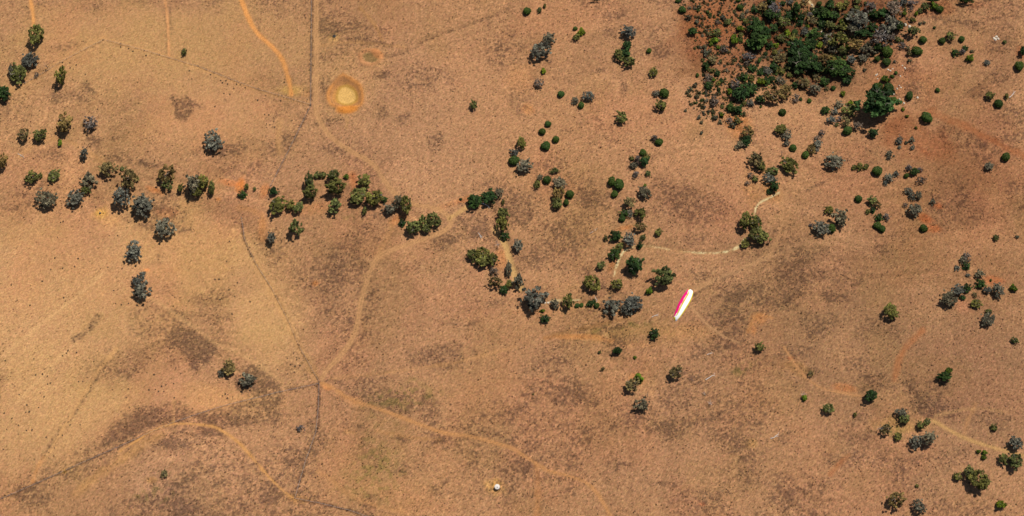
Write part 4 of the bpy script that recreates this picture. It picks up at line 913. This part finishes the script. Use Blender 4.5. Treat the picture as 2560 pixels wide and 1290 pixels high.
# ------------------------------------------------------------------ dead trees, logs, boulders, stump
def dead(px, py, size, pale, label, hgt=0.9):
    P = at(px, py); m = 0.25
    o = link(bpy.data.objects.new("dead_tree", (DEAD_PALE if pale else DEAD_DARK)[int(px) % 3]))
    o.location = (P[0], P[1], P[2]); s = size * m / 2
    o.scale = (s, s, s * 2 * hgt); o.rotation_euler = (0, 0, px)
    tag(o, label, "dead tree", "dead trees standing on the slope")
dead(119, 170, 24, False, "bare black dead tree with forked limbs by the fence line")
dead(1619, 990, 18, False, "bare dark dead tree with a spread of low limbs")
dead(1731, 952, 14, False, "small dark dead tree left of the fallen white trunk")
dead(1761, 987, 12, True, "small grey dead sapling below the fallen white trunk")
dead(1774, 1010, 16, True, "spindly grey dead sapling, lower of two below the fallen trunk")
dead(1245, 618, 20, True, "grey leafless dead tree beside the pale dry gully path", 1.2)
dead(2007, 988, 16, True, "grey leafless sapling behind a yellow-green bush", 1.2)
dead(2195, 1075, 16, True, "pale upright dead tree left of an olive tree", 1.6)
dead(1377, 155, 16, False, "thin dark dead tree below the big grey gum")
dead(1954, 388, 20, False, "thin dark dead tree between two gully trees")
def log(px, py, L, ang, rad, label, branches=3, mat=DEADWOOD):
    rs = np.random.RandomState(int(px))
    mb = MB(); h = L / 2
    mb.tube([(-h, 0, rad * .8), (-h * .3, rs.normal() * .03 * L, rad), (h * .3, rs.normal() * .03 * L, rad), (h, 0, rad * .6)], [rad, rad * .9, rad * .75, rad * .4], 8)
    for q in range(branches):
        t = (rs.rand() - .2) * h; sgn = 1 if q % 2 else -1; l = L * (.2 + .2 * rs.rand())
        mb.tube([(t, 0, rad), (t + l * .5, sgn * l * .4, rad * 1.6), (t + l, sgn * l * .7, rad * 1.1)], [rad * .5, rad * .35, rad * .12], 5)
    o = mb.obj("fallen_log", mat)
    P = at(px, py); o.location = (P[0], P[1], P[2]); o.rotation_euler = (0, 0, R(ang))
    tag(o, label, "log", "fallen logs bleached by the sun")
log(1213, 512, 5.0, -25, .32, "thick white log lying across the gully between two dark trees", 1)
log(1200, 588, 4.6, -55, .16, "grey fallen branches on the dark grass inside the track loop", 5)
log(1777, 943, 7.2, 28, .22, "long white fallen trunk with a stub branch on bare slope", 2)
log(1640, 788, 6.0, 25, .13, "thin grey fallen branches below the paired grey gums", 5)
log(2531, 236, 6.5, 45, .20, "pale fallen trunk beside a leafy bush on the upper right slope", 2)
log(1938, 1090, 6.5, 28, .18, "pale fallen branch on the open ground of the lower slope", 3)
log(1484, 577, 6.0, 35, .10, "thin bleached branch lying on brown tussock grass", 2)
log(52, 388, 4.5, -25, .16, "grey forked fallen branch beside the left dirt path", 3)
log(2372, 97, 3.5, -35, .16, "short pale log under the yellow-green bushes at upper right", 1)
log(1490, 748, 3.5, -70, .14, "thin white dead stem below a gum at the gully", 2)
log(1775, 884, 4.0, 20, .15, "short grey log on the slope left of a green gum", 2)
rock_mat = plain_mat("pale_boulder", (0.50, 0.43, 0.34), 0.9, 0.3, 1.5)
def rock(px, py, s, label, grp="pale boulders on the slope above the giant tree"):
    rs = np.random.RandomState(int(px * 3 + py))
    V = []; F = []; n, mm = 9, 6
    for j in range(mm + 1):
        for i in range(n):
            a = 6.283 * i / n; e = -0.35 + (1.57 + 0.35) * j / mm
            r = 0.8 + 0.35 * rs.rand()
            V.append((math.cos(a) * math.cos(e) * r * s, math.sin(a) * math.cos(e) * r * s * .8, math.sin(e) * r * s * .7))
    for j in range(mm):
        for i in range(n):
            a = j * n + i; b_ = j * n + (i + 1) % n
            F.append((a, b_, b_ + n, a + n))
    F.append(tuple(mm * n + i for i in range(n)))
    o = link(bpy.data.objects.new("boulder", mesh_np("boulder", V, F, [rock_mat])))
    P = at(px, py); o.location = (P[0], P[1], P[2]); o.rotation_euler = (0, 0, rs.rand() * 6)
    tag(o, label, "boulder", grp)
BL = "small pale boulder in the scatter upslope of the giant dark tree"
for q in [(2220, 174), (2226, 177), (2232, 172), (2256, 164), (2262, 170), (2264, 172), (2251, 190), (2190, 188), (2194, 197), (2193, 186), (2248, 214), (2243, 222), (2252, 219), (2234, 236), (2260, 258), (2249, 248)]:
    rock(*q, 0.5 + 0.35 * ((q[0] * 7 + q[1]) % 5) / 5, BL)
rock(2263, 62, 1.3, "largest pale boulder at the edge of the wooded gully"); rock(2274, 66, 1.1, "second pale boulder beside the largest at the gully edge")
for q in [(2054, 80), (2057, 86), (2060, 94), (2059, 102), (2061, 110), (2063, 106), (2046, 66), (2087, 152), (2030, 12)]:
    rock(*q, 0.75, "white creek stone between dark trees in the wooded gully", "white creek stones in the thicket")
for k_, q in enumerate([(2485, 96), (2491, 92), (2495, 97), (2489, 99)]):
    rock(*q, 1.0, "grey boulder in the heap on the upper right slope", "grey boulders of the heap")
rock(2294, 244, 0.9, "lone pale rock right of a green bush near the boulders")
for q in [(1363, 757), (1370, 757), (1376, 755)]:
    rock(*q, 0.7, "white creek stone right of the large grey gum", "white stones in the lower creek")
mb = MB(); mb.lathe([(0.62, -.1), (.5, .25), (.42, .9), (.46, 1.15), (.3, 1.2), (0.02, 1.12)], 12)
mb.tube([(.2, 0, .7), (.7, .2, 1.2), (.9, .3, 1.5)], [.16, .1, .04], 6)
P = at(251, 533); o = mb.obj("tree_stump", DARKTWIG); o.location = P; o.rotation_euler = (0, 0, 2.0)
tag(o, "dark tree stump standing on the round bare yellow patch", "stump")

# ------------------------------------------------------------------ water tank and trough
conc = plain_mat("weathered_concrete", (0.50, 0.46, 0.40), 0.85, 0.14, 1.8)
conc2 = plain_mat("tank_roof_concrete", (0.52, 0.47, 0.42), 0.85, 0.16, 2.2)
darkm = plain_mat("tank_hatch_metal", (0.22, 0.20, 0.19), 0.6, 0.2, 5)
P = at(1243, 1219)
tank = tag(empty("water_tank", P), "round pale concrete water tank on a bare yellow pad", "water tank")
mb = MB(); mb.lathe([(1.5, -0.3), (1.5, 2.0), (1.56, 2.02), (1.56, 2.14), (1.44, 2.16)], 48); mb.obj("tank_wall", conc, tank)
mb = MB(); mb.lathe([(1.44, 2.12), (1.1, 2.24), (0.5, 2.38), (0.02, 2.44)], 48); mb.obj("roof", conc2, tank)
mb = MB(); mb.lathe([(0.34, 2.34), (0.34, 2.46), (0.28, 2.49), (0.02, 2.5)], 20, (0.15, -0.45, 0)); mb.obj("hatch", darkm, tank)
mb = MB(); mb.tube([(1.56, -.5, 0.1), (1.62, -.52, 1.2), (1.58, -.5, 2.3), (1.2, -.38, 2.4)], [.06] * 4, 8); mb.obj("pipe", darkm, tank)
P = at(836, 91)
tr = tag(empty("water_trough", P), "small black round stock trough on a pale trampled pad", "trough")
blackp = plain_mat("black_poly_trough", (0.02, 0.02, 0.022), 0.5, 0.2, 5, 0.4)
mb = MB(); mb.lathe([(0.95, -.05), (1.05, .55), (1.1, .62), (1.0, .64), (.92, .55), (.85, .2)], 32); mb.obj("rim", blackp, tr)
wm = plain_mat("still_trough_water", (0.03, 0.026, 0.02), 0.35, 0.1, 2, 0.15)
mb = MB(); mb.lathe([(0.9, .42), (0.02, .42)], 32); mb.obj("water", wm, tr)
mb = MB(); mb.tube([(.9, .3, .62), (.5, .2, .66), (.3, .1, .5)], [.09, .07, .05], 8); mb.obj("float_valve", darkm, tr)

# ------------------------------------------------------------------ wire fences
post_m = plain_mat("weathered_fence_post", (0.20, 0.16, 0.13), 0.9, 0.25, 6)
wire_m = plain_mat("fence_wire", (0.30, 0.28, 0.27), 0.5, 0.1, 6, 0.4)
mb = MB(); mb.lathe([(.10, -.3), (.09, 1.25), (.02, 1.28)], 8); POST_ME = mb.mesh("post", post_m)
mb = MB(); mb.lathe([(.17, -.3), (.16, 1.5), (.02, 1.54)], 8); CPOST_ME = mb.mesh("post", post_m)
def fence(pts, label, step=5.5):
    Pw = wpoly(pts); S = [Pw[0]]
    for a, b_ in zip(Pw[:-1], Pw[1:]):
        n = max(1, round(np.hypot(*(b_ - a)) / step))
        for q in range(1, n + 1): S.append(a + (b_ - a) * q / n)
    S = np.array(S); Z = _sample(S[:, 0], S[:, 1])
    root = tag(empty("wire_fence", (S[0][0], S[0][1], Z[0])), label, "fence")
    for q, (s, z) in enumerate(zip(S, Z)):
        o = link(bpy.data.objects.new("post", CPOST_ME if q in (0, len(S) - 1) else POST_ME), root)
        o.location = (s[0] - S[0][0], s[1] - S[0][1], z - Z[0])
    mb = MB()
    for hgt in (.3, .55, .8, 1.05, 1.2):
        mb.tube([(s[0] - S[0][0], s[1] - S[0][1], z - Z[0] + hgt) for s, z in zip(S, Z)], [.012] * len(S), 4)
    mb.obj("wire", wire_m, root)
fence([(779, -20), (778, 130), (777, 262)], "straight wire fence running down beside the pale lane to the dry dam")
fence([(776, 262), (640, 222), (500, 168), (380, 132), (260, 100)], "long wire fence slanting across the upper left paddocks below the orange track")
fence([(257, 101), (150, 157), (62, 209)], "wire fence running from the pointed corner down to the left gum trees")
fence([(777, 264), (745, 330), (710, 400), (676, 466)], "short wire fence running from the dry dam down towards the tree line")
fence([(604, 545), (612, 600), (640, 660), (680, 722), (720, 800), (750, 870), (798, 955)], "wire fence on a dark grass strip, slanting down to the five-way junction")
fence([(797, 959), (700, 980), (560, 1015), (430, 1058), (300, 1116), (160, 1178), (-14, 1254)], "long wire fence from the five-way junction to the lower left edge")
fence([(798, 961), (796, 1020), (790, 1080), (765, 1150), (738, 1244)], "wire fence dropping from the five-way junction to the lower corner post")
fence([(737, 1246), (790, 1256), (870, 1275), (932, 1296)], "wire fence running right from the lower corner post along the bottom edge")

# ------------------------------------------------------------------ the paraglider
PG_D = 460.0
pc = CAM + ray(1708, 763) / np.linalg.norm(ray(1708, 763)) * PG_D
nrm = Vector(-(pc - CAM)).normalized()
ux_ = Vector((1, 0, 0)); ux_ = (ux_ - nrm * ux_.dot(nrm)).normalized(); uy_ = nrm.cross(ux_)
pg = empty("paraglider", tuple(pc))
pg.rotation_euler = Matrix((ux_, uy_, nrm)).transposed().to_euler()
tag(pg, "white paraglider wing with a magenta front and yellow edges, flying above the slope", "paraglider")
mpp = PG_D / FPX
def loc(cx, cy): return ((1650 + cx / 10.75 - 1708) * mpp, -(700 + cy / 10.75 - 763) * mpp)
LE = [(412, 1098), (378, 1060), (365, 1000), (385, 920), (425, 800), (480, 660), (545, 535), (620, 410), (690, 320), (745, 262), (790, 252), (835, 262)]
TE = [(430, 1112), (462, 1082), (505, 1040), (560, 975), (640, 865), (710, 755), (775, 650), (830, 545), (868, 445), (887, 365), (884, 318), (862, 282)]
NS, NC = 132, 26
le = np.array(curve([loc(*p) for p in LE], 12)); te = np.array(curve([loc(*p) for p in TE], 12))
NS = len(le)
def foil(c): return 2.6 * (0.2969 * math.sqrt(c) - 0.126 * c - 0.3516 * c * c + 0.2843 * c ** 3 - 0.1036 * c ** 4)
V = []; 
CELLS = 46
for side in (1, -1):
    for i in range(NS):
        s = i / (NS - 1); t = 2 * s - 1
        arc = -0.8 * abs(t) ** 2.2
        ch = np.hypot(*(te[i] - le[i]))
        bal = abs(math.sin(math.pi * CELLS * s))
        for j in range(NC + 1):
            c = (j / NC) ** 1.4
            q = le[i] + (te[i] - le[i]) * c
            th_ = foil(c) * ch * (0.46 if side > 0 else 0.22) * (0.74 + 0.26 * bal)
            V.append((q[0], q[1], arc + side * th_))
def vid(side, i, j): return (0 if side > 0 else NS * (NC + 1)) + i * (NC + 1) + j
faces = {"canopy": [], "leading_edge": [], "trailing_edge": [], "stripe": [], "wing_tip": [], "underside": []}
for i in range(NS - 1):
    s = (i + .5) / (NS - 1)
    for j in range(NC):
        c = ((j + .5) / NC) ** 1.4
        f = (vid(1, i, j), vid(1, i, j + 1), vid(1, i + 1, j + 1), vid(1, i + 1, j))
        e = min(max((s - 0.17) / 0.13, 0), 1) * min(max((0.86 - s) / 0.12, 0), 1)
        lim = 0.34 * e ** 0.6
        cell = int(s * CELLS * 2) % 2
        if s < 0.20 and c < 0.42 - 1.0 * max(0, s - 0.12) and s > 0.02: nm = "wing_tip"
        elif c < lim * 0.74 or (c < lim and cell and 0.3 < s < 0.72): nm = "leading_edge"
        elif lim > 0.22 and lim * 0.95 < c < lim + 0.12: nm = "stripe"
        elif s > 0.80 and s < 0.93 and c < 0.16: nm = "stripe"
        elif c > 0.885 and 0.12 < s < 0.95: nm = "trailing_edge"
        else: nm = "canopy"
        faces[nm].append(f)
        faces["underside"].append((vid(-1, i, j), vid(-1, i + 1, j), vid(-1, i + 1, j + 1), vid(-1, i, j + 1)))
white = plain_mat("white_ripstop", (0.86, 0.86, 0.84), 0.6, 0.02, 6)
magenta = plain_mat("magenta_ripstop", (0.72, 0.006, 0.16), 0.6, 0.05, 6)
yellow = plain_mat("yellow_ripstop", (0.62, 0.50, 0.005), 0.6, 0.04, 6)
under = plain_mat("underside_ripstop", (0.55, 0.50, 0.12), 0.7, 0.04, 6)
V = np.array(V)
for nm, fs in faces.items():
    f = np.array(fs); used, inv = np.unique(f, return_inverse=True)
    me = mesh_np(nm, V[used], inv.reshape(-1, 4), [{"canopy": white, "leading_edge": magenta, "underside": under}.get(nm, yellow)], smooth=True)
    link(bpy.data.objects.new(nm, me), pg)
